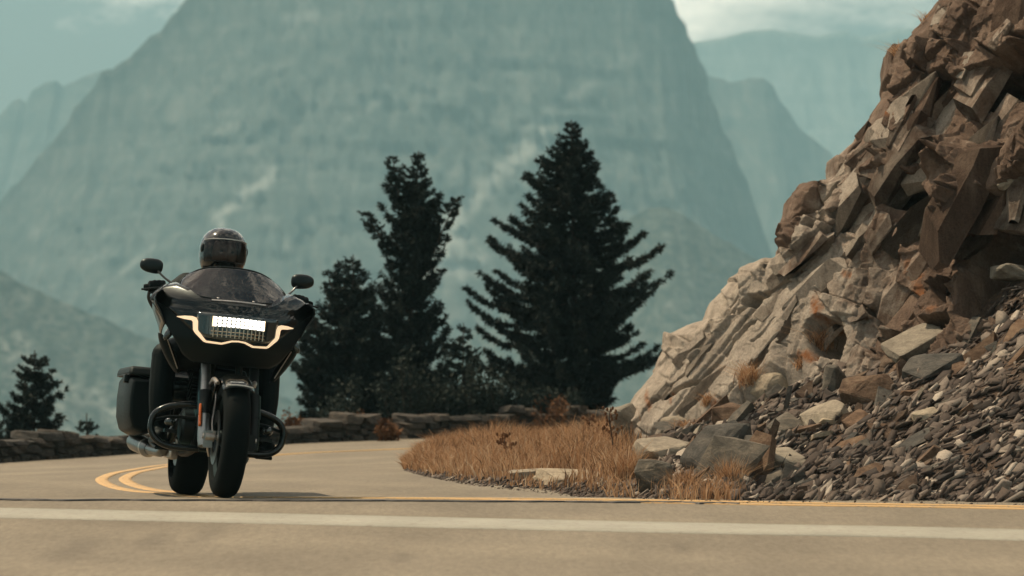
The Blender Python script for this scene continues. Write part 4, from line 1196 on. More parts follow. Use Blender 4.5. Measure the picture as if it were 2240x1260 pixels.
def tuft(label, u, v, half, h, seed, n_=260, lean=.7, bvh=None):
    rs = np.random.default_rng(seed)
    p = None; j = 0
    while p is None:
        p = hit(bvh or cliff_bvh, u + j, v + j) or hit(verge_bvh, u + j, v + j); j += 4
    k = p.y / FPX
    P0 = np.array(p) + rs.normal(0, half * k * .35, (n_, 3)) * (1, .5, .35) - CN * 0.02
    v_, f_, s_ = blades(P0, rs.uniform(.5, 1.1, n_) * h * k, rs, lean, 0.0026)
    grass_obj('grass_tuft', [(v_, f_, s_)], label, None, 'grass tuft', 'dry grass tufts')
tuft('orange grass tuft on the smooth slab above the lit beige block', 1640, 838, 34, 62, 1, 420)
tuft('rounded orange grass tuft at the foot of the smooth slab', 1548, 885, 20, 34, 2, 320)
tuft('dark russet tuft in the hollow beside the smooth slab', 1790, 760, 30, 60, 3, 300)
tuft('orange tuft under the rusty hollow in the cliff', 1750, 800, 26, 30, 4, 160)
tuft('dry tuft growing out of the skyline of the cliff', 1962, 118, 14, 36, 5, 160, .9)
tuft('faint pale tuft high on the cliff skyline', 2018, 40, 12, 30, 6, 60, .9)
tuft('dry grass tuft among the rocks left of the scree', 1500, 945, 30, 36, 7, 260, .6, verge_bvh)
tuft('tall dry tuft in front of the tallest dark block', 1590, 1075, 40, 90, 8, 420, .4, verge_bvh)
tuft('dry tuft between the weathered boulder and the dark block', 1495, 1080, 34, 70, 9, 320, .4, verge_bvh)
tuft('dry tuft at the edge of the grass left of the flat slab', 1365, 1050, 40, 80, 10, 420, .4, verge_bvh)

# a tall seeded weed standing in the grass by the cliff's toe
def weed(label, u, v_base, h_px, seed):
    rs = random.Random(seed)
    p = hit(verge_bvh, u, v_base) or on_ground(u, v_base)
    k = p.y / FPX; h = h_px * k
    root = empty('dry_weed', p); tag(root, label, 'weed', 'tall dry weeds')
    MB().tube([(0, 0, 0), (-.01, 0, h * .4), (-.03, 0, h * .75), (-.02, 0, h)], [.006, .005, .004, .002], 5, sm=8).build('stalk', m_bark, root)
    sd_ = MB(); 
    for i in range(26):
        t_ = rs.uniform(.35, 1.0); a = rs.uniform(0, 6.28); L = rs.uniform(.03, .08) * (1.2 - .5 * t_)
        b_ = Vector((-.03 * t_, 0, h * t_)); e = b_ + Vector((math.cos(a) * L, math.sin(a) * L, L * .6))
        sd_.tube([b_, e], [.002, .0015], 4)
        sd_.ball(e, (.009, .009, .014), 6, 4)
    sd_.build('seed_head', m_dry, root)
weed('tall dark seeded weed at the right end of the grass', 1342, 1000, 110, 1)
weed('slim dry weed standing in the middle of the grass', 1112, 1018, 62, 2)
weed('short dry weed left of the tall dark weed', 1296, 975, 60, 3)
# ================================================================== motorcycle
# local frame: x to the photo's right, y towards the rear, z up, origin where the front tyre touches the road
FRONT = Vector((-1.578, 20.02, 0.0)); FRONT.z = float(ground_z(FRONT.x, FRONT.y)) + 0.004
BIKE_ROT = (R(-1.6), R(5.8), R(12.3))
bike = empty('motorcycle', FRONT, BIKE_ROT); bike.rotation_mode = 'XYZ'
tag(bike, 'black touring motorcycle with lit headlight leaning through the bend', 'motorcycle')

def paint_mat(name, col, rough=0.25, coat=1.0, metal=0.0):
    m, n, l, b = new_mat(name)
    t_ = n.new('ShaderNodeTexCoord').outputs['Object']
    f = tex_noise(n, l, t_, 55, 4, 0.7)
    r_ = ramp(n, [(0.35, (rough * .92,) * 3), (0.7, (rough * 1.1,) * 3)]); l.new(f, r_.inputs['Fac']); l.new(r_.outputs['Color'], b.inputs['Roughness'])
    b.inputs['Base Color'].default_value = (*col, 1); b.inputs['Coat Weight'].default_value = coat; b.inputs['Coat Roughness'].default_value = 0.04; b.inputs['Specular IOR Level'].default_value = 0.15; b.inputs['Specular Tint'].default_value = (0.6, 0.95, 1.0, 1)
    b.inputs['Metallic'].default_value = metal
    return m
k_paint = paint_mat('gloss_black_paint', (0.002, 0.003, 0.003), 0.22, 0.55)
k_bag = paint_mat('saddlebag_black', (0.003, 0.004, 0.004), 0.55, 0.05)
k_satin = paint_mat('satin_black', (0.004, 0.005, 0.005), 0.45, 0.0)
k_rubber = plain('tyre_rubber', (0.003, 0.004, 0.004), 0.8, scale=60, spec=0.08)
k_engine = paint_mat('black_engine_metal', (0.018, 0.020, 0.020), 0.38, 0.0, 0.8)
k_alu = plain('brushed_metal', (0.45, 0.43, 0.40), 0.35, 1.0, 0.15, 80)
k_pipe = plain('smoked_chrome', (0.10, 0.11, 0.11), 0.30, 1.0, 0.15, 40)
k_steel_lit = plain('fork_steel_lit', (0.26, 0.28, 0.28), 0.35, 1.0, 0.15, 40)
k_mirror = plain('mirror_shell', (0.004, 0.005, 0.005), 0.35, 0, 0.2, 40, 0.15, spec=0.25)
k_leather = plain('black_leather', (0.002, 0.003, 0.003), 0.6, 0, 0.4, 60, 0, 0.2, spec=0.12)
k_orange = plain('amber_reflector', (0.55, 0.12, 0.02), 0.2)
k_lens = plain('smoked_lens', (0.010, 0.012, 0.012), 0.08, 0, 0.2, 20, 1.0)

def emit(name, col, strength):
    m, n, l, b = new_mat(name)
    b.inputs['Base Color'].default_value = (*col, 1)
    b.inputs['Emission Color'].default_value = (*col, 1); b.inputs['Emission Strength'].default_value = strength
    return m
k_led = emit('led_light', (1.0, 0.93, 0.80), 3.2)
k_glow = emit('led_glow', (1.0, 0.74, 0.44), 0.85)
k_drl = emit('running_light', (1.0, 0.74, 0.48), 0.58)
k_refl = plain('lamp_reflector', (0.5, 0.42, 0.33), 0.25, 1.0, 0.2, 60)

# --- wheels (turned round the x axis)
def tyre_prof(R0, w, rim):
    pr = []
    for a in np.linspace(-math.pi * .5, math.pi * .5, 15):
        ca, sa = math.cos(a), math.sin(a)
        pr.append((w / 2 * np.sign(sa) * abs(sa) ** 0.75, rim + (R0 - rim) * abs(ca) ** 0.62))
    return pr + [(w * .36, rim - .012), (-w * .36, rim - .012)]
def wheel(cy, R0, w, rim, label, steer=0.0):
    cz = R0
    rm = MB()
    rm.lathe([(-w * .36, rim + .004), (-w * .40, rim + .012), (-w * .40, rim - .006), (-w * .25, rim - .03), (w * .25, rim - .03), (w * .40, rim - .006), (w * .40, rim + .012), (w * .36, rim + .004), (w * .2, rim - .012), (-w * .2, rim - .012)], (0, cy, cz), 56, True)
    rm.lathe([(-.06, .0), (-.06, .04), (-.03, .052), (.03, .052), (.06, .04), (.06, .0)], (0, cy, cz), 24)
    for i in range(10):
        a = 2 * math.pi * (i + .5 * (i % 2) * .5) / 10
        d = Vector((0, math.sin(a), math.cos(a)))
        c0 = Vector((0, cy, cz))
        rm.tube([c0 + d * .04 + Vector((.02, 0, 0)), c0 + d * rim * .6, c0 + d * (rim - .015)], [.014, .010, .012], 6)
    o = rm.build('wheel', k_engine, bike)
    o['label'] = label
    MB().lathe(tyre_prof(R0, w, rim), (0, cy, cz), 72, True).build('tyre', k_rubber, o, 50)
    for s in ((-1, 1) if cy < .5 else (-1,)):
        MB().lathe([(s * .075, .085), (s * .075, .15), (s * .080, .15), (s * .080, .085)], (0, cy, cz), 40, True).build('brake_disc', k_pipe, o)
    # bright lip of the rim
    MB().lathe([(-w * .405, rim + .002), (-w * .415, rim + .010), (-w * .405, rim + .014)], (0, cy, cz), 56, True).build('rim_lip', k_alu, o)
    return o
wheel(0.0, .325, .145, .235, 'front wheel nearest to the camera')
wheel(1.63, .315, .19, .225, 'wider rear wheel, left of the front wheel')

# --- fork
for s in (-1, 1):
    fk = MB()
    fk.tube([(s * .135, .02, .27), (s * .135, .03, .30), (s * .135, .16, .56), (s * .135, .17, .58), (s * .135, .38, 1.0)], [.030, .036, .036, .027, .027], 16)
    fk.box((s * .118, .02, .31), (.05, .07, .09))
    o = fk.build('fork_leg', k_steel_lit if s < 0 else k_engine, bike, 40)  # left leg in brighter metal: its highlight is put into the colour
    MB().tube([(s * .135, .10, .44), (s * .135, .165, .57)], [.040, .040], 14).build('fork_sleeve', k_engine, o)
    MB().box((s * .135 - .03 * 1, .065, .44), (.012, .028, .13), (R(-26), 0, 0)).build('reflector', k_orange, o, bevel=.003)
    cal = MB(); cal.box((s * .095, .135, .40), (.055, .075, .13), (R(-26), 0, 0)); cal.box((s * .085, .16, .39), (.085, .04, .05), (R(-26), 0, 0))
    cal.build('brake_caliper', k_engine, bike, bevel=.008)
ax = MB(); ax.tube([(-.15, 0, .325), (.15, 0, .325)], [.013, .013], 12); ax.tube([(-.135, 0, .325), (-.085, 0, .325)], [.026, .026], 14)
ax.build('axle', k_alu, bike)
hs = MB(); hs.box((-.095, .03, .345), (.04, .05, .03)); hs.tube([(-.085, .06, .33), (-.09, .10, .42), (-.07, .18, .55), (-.08, .26, .66)], .0055, 8, sm=14)
hs.tube([(-.10, .05, .30), (-.105, .07, .26), (-.09, .09, .22)], .007, 8)
hs.build('brake_line', k_alu, bike)

# --- front fender: a shell wrapped over the tyre, with two brackets
def fend(a, b_):
    th = R(-38 + 128 * a); rr_ = .352 - .035 * abs(b_) ** 2.6
    x = b_ * (.088 - .012 * (abs(a - .3)))
    return (x, rr_ * math.sin(th), .325 + rr_ * math.cos(th))
fd = MB().surf(fend, 34, 13, 0, 1, -1, 1).build('front_fender', k_paint, bike, 60, solid=.006)
for s in (-1, 1):
    MB().tube([(s * .10, -.06, .62), (s * .112, .02, .64), (s * .112, .14, .62)], [.011, .014, .012], 8, sm=10).build('bracket', k_alu, fd)
tr_ = MB(); tr_.tube([(-.075, -.215, .605), (-.03, -.222, .612), (.03, -.222, .612), (.075, -.215, .605)], .0045, 6, sm=12)
tr_.build('fender_trim', k_alu, fd)

# --- fairing: columns across, rows from chin up over the brow and back
XK = [0, .08, .16, .22, .27, .33, .39, .435, .462]
ZB = [.728, .729, .732, .738, .770, .858, .950, 1.020, 1.062]
ZT = [1.052, 1.055, 1.064, 1.090, 1.132, 1.154, 1.136, 1.103, 1.074]
def fy(x, z):
    a = abs(x)
    y = .045 + 1.25 * a ** 1.75
    y += .12 * max(0, (.86 - z) / .13) ** 1.4
    y += .07 * max(0, (z - 1.0) / .12) ** 1.6
    y += -.02 * math.exp(-(a / .13) ** 2)
    return y
rows = []
xs_ = np.concatenate([-np.linspace(.462, 0, 33), np.linspace(0, .462, 33)[1:]])
V = []
for x in xs_:
    a = abs(x); zb = np.interp(a, XK, ZB); zt = np.interp(a, XK, ZT)
    col = []
    yb = fy(x, zb)
    for q in (1, .66, .33): col.append((x * (1 - .10 * q), yb + .34 * q, zb + .06 * q))       # underside
    for q in np.linspace(0, 1, 20):
        z = zb + (zt - zb) * q
        dent = -.012 * math.exp(-((z - (1.03 + .1 * (a - .2))) / .012) ** 2) * (a > .12)
        col.append((x, fy(x, z) - dent, z))
    yt = fy(x, zt)
    for q in (.12, .3, .5, .75, 1):                                                              # brow running back
        col.append((x * (1 - .08 * q), yt + .30 * q, zt + .035 * math.sin(q * 2.2) * (0.3 + a * 2) - .02 * q))
    V.append(col)
nr_ = len(V[0])
CUT = 11                                                # lower rows made matte, an added panel that keeps road reflections off the chin
fr = MB().add([p for col in V for p in col[CUT:]], grid_faces(len(xs_), nr_ - CUT)).build('fairing', k_paint, bike, 60, solid=.006)
MB().add([(x, y + .004, z) for col in V for (x, y, z) in col[:CUT + 1]], grid_faces(len(xs_), CUT + 1)).build('darkened_chin', k_satin, fr, 60, solid=.006)
# side panels back to the tank
for s in (-1, 1):
    def side(a, b_, s=s):
        z = .93 + .19 * b_ + .02 * a
        x0 = np.interp(z, [.93, 1.0, 1.055, 1.09, 1.13], [.380, .415, .452, .448, .40])
        return (s * (x0 - .05 * a ** 2 - .001), .27 + .42 * a + .05 * (1 - b_) * 0, z - .10 * a * (1 - b_))
    MB().surf(side, 12, 8).build('side_panel', k_paint, fr, 60, solid=.006)
# dark headlight lens between the running lights, bowed like the nose
def bow(dy): return lambda x, z: fy(x, z) + dy
lens_poly = [(-.225, 1.0), (-.222, .905), (-.185, .872), (-.08, .858), (0, .876), (.08, .858), (.185, .872), (.222, .905), (.225, 1.0), (.11, 1.012), (0, 1.014), (-.11, 1.012)]
lp = MB()
gx2 = np.linspace(-.225, .225, 31)
def zlo(x): return np.interp(abs(x), [0, .08, .185, .222, .225], [.876, .858, .872, .905, .91])
lp.surf(lambda a, b_: (-.225 + .45 * a, fy(-.225 + .45 * a, zlo(-.225 + .45 * a) + (1.005 - zlo(-.225 + .45 * a)) * b_) - .005, zlo(-.225 + .45 * a) + (1.005 - zlo(-.225 + .45 * a)) * b_), 31, 8)
hl = lp.build('headlight', k_lens, bike, 60, solid=.006)
# projector bucket with fins, LED rows
bk = MB()
bk.prism([(-.165, .985), (-.16, .885), (-.12, .872), (.12, .872), (.16, .885), (.165, .985)], bow(-.010), bow(-.004))
bk.build('reflector_bowl', k_satin, hl)
for i in range(13):
    x = -.138 + i * .023
    MB().box((x, fy(x, .905) - .014, .903), (.006, .008, .056)).build('reflector_fin', k_refl, hl)
for z in (.888, .906): 
    MB().tube([(x, fy(x, z) - .013, z) for x in np.linspace(-.15, .15, 9)], .0022, 5).build('reflector_bar', k_refl, hl)
MB().prism([(-.146, .988), (-.146, .932), (.146, .932), (.146, .988)], bow(-.0125), bow(-.009)).build('led_glow_plate', k_glow, hl)  # warm glowing plate added behind the LEDs to fill out their glow
for j in range(3):
    for i in range(12):
        x = -.132 + i * .024
        z = .978 - j * .0185
        MB().box((x, fy(x, z) - .016, z), (.0185, .010, .0150)).build('led', k_led, hl, bevel=.003)
# running-light signature
def strip(pts, w, name, mat, par):
    """flat ribbon following the nose"""
    P2 = np.array(pts); out = []
    T2 = np.gradient(P2, axis=0); T2 /= np.linalg.norm(T2, axis=1)[:, None] + 1e-9
    N2 = np.stack([-T2[:, 1], T2[:, 0]], 1)
    W2 = np.asarray(w if not np.isscalar(w) else [w] * len(pts))
    A, B = P2 + N2 * W2[:, None] / 2, P2 - N2 * W2[:, None] / 2
    v = []
    for a, b_ in zip(A, B):
        for (x, z), dy in ((a, -.014), (b_, -.014), (b_, -.003), (a, -.003)): v.append((x, fy(x, z) + dy, z))
    f = []
    for i in range(len(pts) - 1):
        for j in range(4):
            j2 = (j + 1) % 4; f.append((i * 4 + j, i * 4 + j2, i * 4 + 4 + j2, i * 4 + 4 + j))
    f += [(0, 1, 2, 3), tuple(len(pts) * 4 - 4 + j for j in (3, 2, 1, 0))]
    return MB().add(v, f).build(name, mat, par, 30)
half = [(.0, .860), (.036, .857), (.042, .855), (.084, .841), (.090, .840), (.168, .845), (.178, .850), (.222, .896), (.228, .908), (.232, .950), (.238, .962), (.25, .968), (.29, .970), (.327, .972)]
wid = [.008, .009, .010, .011, .010, .011, .013, .021, .024, .026, .028, .023, .018, .003]
for s in (-1, 1):
    strip([(s * x, z) for x, z in half], wid, 'running_light', k_drl, bike)
# side marker lens, brow vent
for s in (-1, 1):
    MB().ball((s * .355, fy(.36, .90) + .02, .878), (.022, .02, .045), 12, 8, (0, R(-28 * s), 0)).build('turn_signal', k_lens, bike)
vent = MB(); vent.surf(lambda a, b_: (-.155 + .31 * a, .155 + .10 * b_ + .5 * (a - .5) ** 2, 1.058 + .034 * b_ ** 1.5), 12, 5)
vo = vent.build('vent_slot', k_satin, bike, 60, solid=.005)
MB().tube([(-.15, .160, 1.078), (-.05, .135, 1.080), (.05, .135, 1.080), (.15, .160, 1.078)], .009, 8, sm=16, flat=.8).build('vent_lip', k_alu, vo)

# --- windshield: smoked, bowed screen
m_screen, n, l, b = new_mat('smoked_screen')
t_ = n.new('ShaderNodeTexCoord').outputs['Object']
b.inputs['Base Color'].default_value = (0.006, 0.008, 0.008, 1); b.inputs['Roughness'].default_value = 0.05; b.inputs['Specular IOR Level'].default_value = 0.75
b.inputs['Alpha'].default_value = 0.93
fsc = tex_noise(n, l, t_, 9, 4, 0.6, 1.0); bump(n, l, b, fsc, 0.25, 0.02)
def scr(a, b_):
    A = 2 * a - 1
    hw = .312 - .055 * b_ ** 3
    x = A * hw
    z = 1.068 + .030 * abs(A) ** 2 * (1 - b_) + (.222 - .066 * abs(A) ** 3) * b_
    y = .245 + .23 * b_ + .9 * x * x
    return (x, y, z)
ws = MB().surf(scr, 30, 16).build('windshield', m_screen, bike, 60, solid=.004)
for x in (-.10, .10):
    MB().ball((x, scr(.5 + x / .6, .12)[1] - .004, scr(.5 + x / .6, .12)[2]), (.008, .005, .008), 8, 6).build('bolt', k_alu, ws)
MB().tube([scr(a, .10) for a in np.linspace(.06, .94, 20)], .007, 6).build('screen_strip', k_satin, ws)
MB().tube([scr(0, q) for q in (0, .3, .6, .9)] + [scr(a, 1.0) for a in np.linspace(.02, .98, 12)] + [scr(1, q) for q in (.9, .6, .3, 0)], .0035, 5, sm=50).build('screen_edge', k_satin, ws)
# dash behind the screen
ds = MB(); ds.box((0, .52, 1.02), (.56, .20, .17), (R(-18), 0, 0)); ds.build('dashboard', k_satin, bike, bevel=.03)

# --- bars, grips, levers, mirrors
hb_ = MB(); hb_.tube([(-.47, .60, 1.135), (-.30, .56, 1.150), (-.13, .52, 1.10), (0, .52, 1.08), (.13, .52, 1.10), (.30, .56, 1.150), (.47, .60, 1.135)], .0145, 10, sm=40)
hbo = hb_.build('handlebar', k_satin, bike)
for s in (-1, 1):
    MB().tube([(s * .345, .568, 1.147), (s * .36, .572, 1.147), (s * .47, .602, 1.136), (s * .482, .604, 1.135)], [.017, .020, .020, .016], 12).build('grip', k_rubber, hbo)
    MB().tube([(s * .30, .535, 1.150), (s * .34, .505, 1.145), (s * .42, .505, 1.135), (s * .485, .525, 1.122), (s * .50, .53, 1.120)], [.009, .008, .007, .007, .010], 8, sm=20, flat=.7).build('lever', k_satin, hbo)
    mst = MB(); mst.box((s * .315, .55, 1.155), (.065, .05, .045)); mst.build('switch_box', k_satin, hbo, bevel=.008)
    mr = MB()
    prof_m = [(.068 * math.cos(a) * (1 + .10 * math.cos(a + .4)), .040 * math.sin(a) * (1 + .12 * math.cos(a))) for a in np.linspace(0, 2 * math.pi, 28, endpoint=False)]
    prof_m = [(abs(math.cos(a)) ** .75 * np.sign(math.cos(a)) * .066, abs(math.sin(a)) ** .75 * np.sign(math.sin(a)) * (.042 - .006 * math.cos(a))) for a in np.linspace(0, 2 * math.pi, 28, endpoint=False)]
    c_ = Vector((s * .432 - .018, .60, 1.262)); vv_ = []
    for dy, kq in ((-.022, .35), (-.018, .66), (-.008, .90), (.004, 1.0), (.016, .98), (.018, .93)):
        for (mx_, mz_) in prof_m:
            ca, sa = math.cos(R(4 * s)), math.sin(R(4 * s))
            X_, Z_ = s * mx_ * kq, mz_ * kq
            vv_.append((c_.x + X_ * ca - Z_ * sa, c_.y + dy, c_.z + X_ * sa + Z_ * ca))
    nm_ = 28; ff = [(i * nm_ + j, i * nm_ + (j + 1) % nm_, (i + 1) * nm_ + (j + 1) % nm_, (i + 1) * nm_ + j) for i in range(5) for j in range(nm_)]
    ff += [tuple(range(nm_)), tuple(range(6 * nm_ - 1, 5 * nm_ - 1, -1))]
    mo = mr.add(vv_, ff).build('mirror', k_mirror, bike, 50)
    MB().tube([(s * .41 - .016, .595, 1.248), (s * .37 - .01, .58, 1.205), (s * .325, .555, 1.168)], [.007, .006, .008], 8, sm=10).build('mirror_stem', k_pipe, mo)

# --- lower side wings in front of the knees
for s in (-1, 1):
    wg = MB()
    A, B = Vector((s * .372, .40, .868)), Vector((s * .272, .44, .672))
    d = (B - A)
    ring = []
    for q in np.linspace(0, 1, 8):
        c_ = A + d * q; wq = .052 * (math.sin(math.pi * min(1, q * .85 + .12)) ** .5)
        ring.append((c_, wq))
    vv_ = []; 
    for c_, wq in ring:
        for a in np.linspace(0, 2 * math.pi, 12, endpoint=False):
            vv_.append(c_ + Vector((math.cos(a) * wq * .9, math.sin(a) * .05, math.cos(a) * wq * s * .42)))
    ff = [(i * 12 + j, i * 12 + (j + 1) % 12, (i + 1) * 12 + (j + 1) % 12, (i + 1) * 12 + j) for i in range(7) for j in range(12)] + [tuple(range(12)), tuple(range(95, 83, -1))]
    wo = wg.add(vv_, ff).build('side_wing', k_satin, bike, 50)
    MB().tube([A + d * .1 + Vector((-s * .012, -.05, 0)), A + d * .9 + Vector((-s * .008, -.05, 0))], .003, 6).build('wing_trim', k_alu, wo)

# --- frame, engine, tank, seat
en = MB()
en.box((0, .78, .37), (.27, .50, .24)); en.box((0, .52, .55), (.26, .10, .34)); en.box((0, .70, .66), (.18, .30, .30))
eo = en.build('engine', k_engine, bike, bevel=.02)
for (yy, tilt) in ((.70, -24), (.93, 24)):
    for i in range(9):
        M = Euler((R(tilt), 0, 0)).to_matrix()
        c_ = Vector((0, yy, .50)) + M @ Vector((0, 0, i * .024))
        MB().box(c_, (.30 - .01 * (i % 2), .155, .009), (R(tilt), 0, 0)).build('cooling_fin', k_engine, eo)
for s in (-1, 1):
    MB().lathe([(s * .20, .0), (s * .20, .08), (s * .185, .10), (s * .13, .105)], (0, .62, .38), 28).build('engine_cover', k_engine, eo)
fins = MB()
for i in range(10): fins.box((0, .462, .41 + i * .03), (.24, .006, .014))
fins.build('oil_cooler', k_satin, eo)
ac = MB(); ac.lathe([(-.25, 0), (-.25, .085), (-.235, .10), (-.16, .10)], (0, .84, .60), 28); ac.build('air_cleaner', k_paint, bike)
fm = MB()
for s in (-1, 1):
    fm.tube([(s * .05, .36, .92), (s * .09, .47, .60), (s * .11, .50, .32), (s * .12, .70, .24), (s * .13, 1.10, .25), (s * .11, 1.35, .38)], .020, 10, sm=26)
    fm.tube([(s * .04, .40, .95), (s * .10, .80, .85), (s * .13, 1.25, .70), (s * .15, 1.8, .62)], .018, 10, sm=20)
fm.build('frame', k_satin, bike)
MB().ball((0, .92, .89), (.155, .34, .135), 24, 14, (R(8), 0, 0)).build('fuel_tank', k_paint, bike)
st_ = MB(); st_.tube([(0, 1.16, .78), (0, 1.32, .73), (0, 1.5, .76), (0, 1.72, .80)], [.12, .16, .15, .10], 16, sm=16, flat=.55); st_.build('seat', k_leather, bike)
def rfen(a, b_):
    th = R(-70 + 170 * a); rr_ = .375 - .03 * abs(b_) ** 2.5
    return (b_ * .12, 1.63 + rr_ * math.sin(th), .32 + rr_ * math.cos(th))
MB().surf(rfen, 24, 11, 0, 1, -1, 1).build('rear_fender', k_paint, bike, 60, solid=.006)
rs_ = MB()
for s in (-1, 1):
    rs_.tube([(s * .125, 1.15, .36), (s * .13, 1.63, .315)], [.03, .028], 10)
rs_.tube([(-.15, 1.63, .315), (.15, 1.63, .315)], .015, 10)
rs_.build('swingarm', k_satin, bike)
bo = MB(); bo.tube([(.10, .66, .36), (.145, 1.63, .315)], .02, 6); bo.build('drive_belt', k_rubber, bike)
rd = MB(); rd.box((0, .46, .33), (.22, .06, .16)); rd.build('chin_guard', k_satin, bike, bevel=.02)

# --- engine guards: looped bars each side
for s in (-1, 1):
    eg = MB().tube([(s * .10, .47, .50), (s * .20, .475, .500), (s * .31, .50, .470), (s * .365, .51, .42), (s * .37, .51, .34), (s * .33, .50, .285), (s * .25, .49, .26), (s * .10, .48, .26)], .0195, 12, sm=44)
    ego = eg.build('engine_guard', k_paint, bike)
    MB().tube([(s * .12, .50, .43), (s * .26, .52, .425), (s * .355, .515, .40)], .010, 8, sm=12).build('guard_brace', k_satin, ego)
    MB().ball((s * .275, .47, .395), (.032, .03, .026), 12, 8).build('fog_lamp', k_lens, ego)
    # floorboards and shift gear
    fb = MB(); fb.box((s * .285, .72, .262), (.10, .30, .022), (R(6), 0, 0)); fbo = fb.build('floorboard', k_satin, bike, bevel=.008)
    MB().tube([(s * .14, .72, .25), (s * .285, .72, .255)], .012, 8).build('board_arm', k_engine, fbo)
    pd = MB(); pd.tube([(s * .24, .70, .29), (s * .25, .55, .33), (s * .26, .48, .345)], .009, 8, sm=8); pd.box((s * .27, .465, .345), (.07, .03, .02)); pd.build('foot_pedal', k_engine, fbo)

# --- exhaust
for s in (-1, 1):
    ex = MB()
    ex.tube([(s * .15, .80, .46), (s * .21, .86, .34), (s * .235, 1.0, .24), (s * .25, 1.2, .235), (s * .262, 1.36, .245)], [.026, .028, .030, .032, .036], 14, sm=26)
    eo2 = ex.build('exhaust', k_pipe, bike)
    mfl = MB().tube([(s * .262, 1.36, .245), (s * .268, 1.42, .25), (s * .285, 1.95, .285), (s * .286, 2.0, .288)], [.038, .052, .055, .050], 20)
    mfl.build('muffler', k_pipe, eo2)
    MB().tube([(s * .265, 1.46, .253), (s * .267, 1.50, .255)], [.057, .057], 20).build('clamp', k_alu, eo2)
hp = MB(); hp.box((-.19, .98, .235), (.05, .15, .08), (R(4), 0, R(6))); hp.build('heat_shield', k_alu, bike, bevel=.012)

# --- saddlebags: tapered hard cases with lid, latch and lower scuff edge
for s in (-1, 1):
    bg = MB()
    secs = [(1.36, .05, .05), (1.40, .015, .02), (1.60, 0, 0), (1.85, 0, 0), (2.02, .02, .02), (2.08, .06, .06)]
    prof_s = [(.225, .375), (.26, .335), (.33, .315), (.390, .34), (.418, .42), (.425, .54), (.420, .64), (.410, .665), (.225, .665)]
    vv_ = []
    for (yy, di, dz_) in secs:
        for (px_, pz_) in prof_s:
            cx_s, cz_s = .325, .50
            vv_.append((s * (cx_s + (px_ - cx_s) * (1 - di * 4)), yy, cz_s + (pz_ - cz_s) * (1 - dz_ * 3)))
    m_ = len(prof_s)
    ff = [(i * m_ + j, i * m_ + (j + 1) % m_, (i + 1) * m_ + (j + 1) % m_, (i + 1) * m_ + j) for i in range(len(secs) - 1) for j in range(m_)] + [tuple(range(m_)), tuple(range(len(secs) * m_ - 1, (len(secs) - 1) * m_ - 1, -1))]
    bgo = bg.add(vv_, ff).build('saddlebag', k_bag, bike, 40, bevel=.012)
    ld = MB(); ld.box((s * .325, 1.72, .692), (.210, .70, .055), None, .90); ldo = ld.build('lid', k_bag, bgo, 40, bevel=.018)
    lt = MB(); lt.box((s * .425, 1.52, .645), (.035, .09, .05)); lt.build('latch', k_satin, bgo, 40, bevel=.008)
    MB().tube([(s * .423, 1.40, .668), (s * .429, 1.72, .669), (s * .423, 2.04, .668)], .004, 6).build('lid_seam', k_satin, bgo)

# ================================================================== rider
rider = empty('person', FRONT, BIKE_ROT)
tag(rider, 'rider in black gear and full-face helmet seated on the motorcycle', 'person')
def capsule(mb, pts, rad, n=14):
    """closed tapered limb with rounded ends"""
    P_ = [Vector(p) for p in pts]; rr_ = list(rad)
    mb.tube(P_, rr_, n, sm=max(6, len(P_) * 5))
    for p, q in ((P_[0], rr_[0]), (P_[-1], rr_[-1])): mb.ball(p, (q, q, q), 12, 8)
bd = MB()
bd.ball((0, 1.25, .84), (.175, .15, .13), 20, 12)
capsule(bd, [(0, 1.26, .86), (0, 1.25, 1.00), (0, 1.18, 1.15)], [.145, .150, .155], 18)
bd.ball((0, 1.16, 1.17), (.205, .125, .10), 20, 12)
capsule(bd, [(0, 1.14, 1.22), (0, 1.06, 1.31)], [.075, .062])
bd.ball((0, 1.04, 1.37), (.085, .105, .12), 16, 12)
for s in (-1, 1):
    capsule(bd, [(s * .17, 1.15, 1.20), (s * .26, 1.08, 1.14), (s * .345, .96, 1.075)], [.080, .064, .052])
    capsule(bd, [(s * .345, .96, 1.075), (s * .39, .80, 1.10), (s * .412, .665, 1.135)], [.053, .047, .034])
    # thigh, shin, boot
    capsule(bd, [(s * .11, 1.24, .80), (s * .20, 1.03, .80), (s * .295, .84, .775)], [.115, .100, .078])
    capsule(bd, [(s * .295, .84, .775), (s * .300, .80, .56), (s * .295, .78, .36)], [.076, .072, .052])
    capsule(bd, [(s * .295, .80, .335), (s * .300, .72, .315), (s * .310, .60, .312)], [.052, .048, .040])
    bd.box((s * .302, .70, .287), (.085, .27, .028))
    # palm on the grip, four fingers curled round it, thumb below
    bd.ball((s * .415, .640, 1.150), (.046, .040, .030), 14, 10)
    for i, fx in enumerate((.375, .399, .423, .446)):
        L = (.95, 1.0, .97, .85)[i]
        gy, gz_ = .572 + (fx - .345) * .27, 1.146 - (fx - .345) * .08
        capsule(bd, [(s * fx, gy + .045, gz_ + .022), (s * fx, gy + .008, gz_ + .034 * L), (s * fx, gy - .028, gz_ + .012), (s * fx, gy - .022, gz_ - .016), (s * fx, gy + .002, gz_ - .028 * L)], [.013, .0125, .0115, .0105, .0095], 8)
    capsule(bd, [(s * .372, .650, 1.140), (s * .352, .615, 1.122), (s * .345, .585, 1.116)], [.014, .012, .010], 8)
body = bd.build('body', k_leather, rider)
rm_ = body.modifiers.new('skin', 'REMESH'); rm_.mode = 'VOXEL'; rm_.voxel_size = 0.0065; rm_.use_smooth_shade = True
sm2 = body.modifiers.new('relax', 'SMOOTH'); sm2.iterations = 3; sm2.factor = 0.4

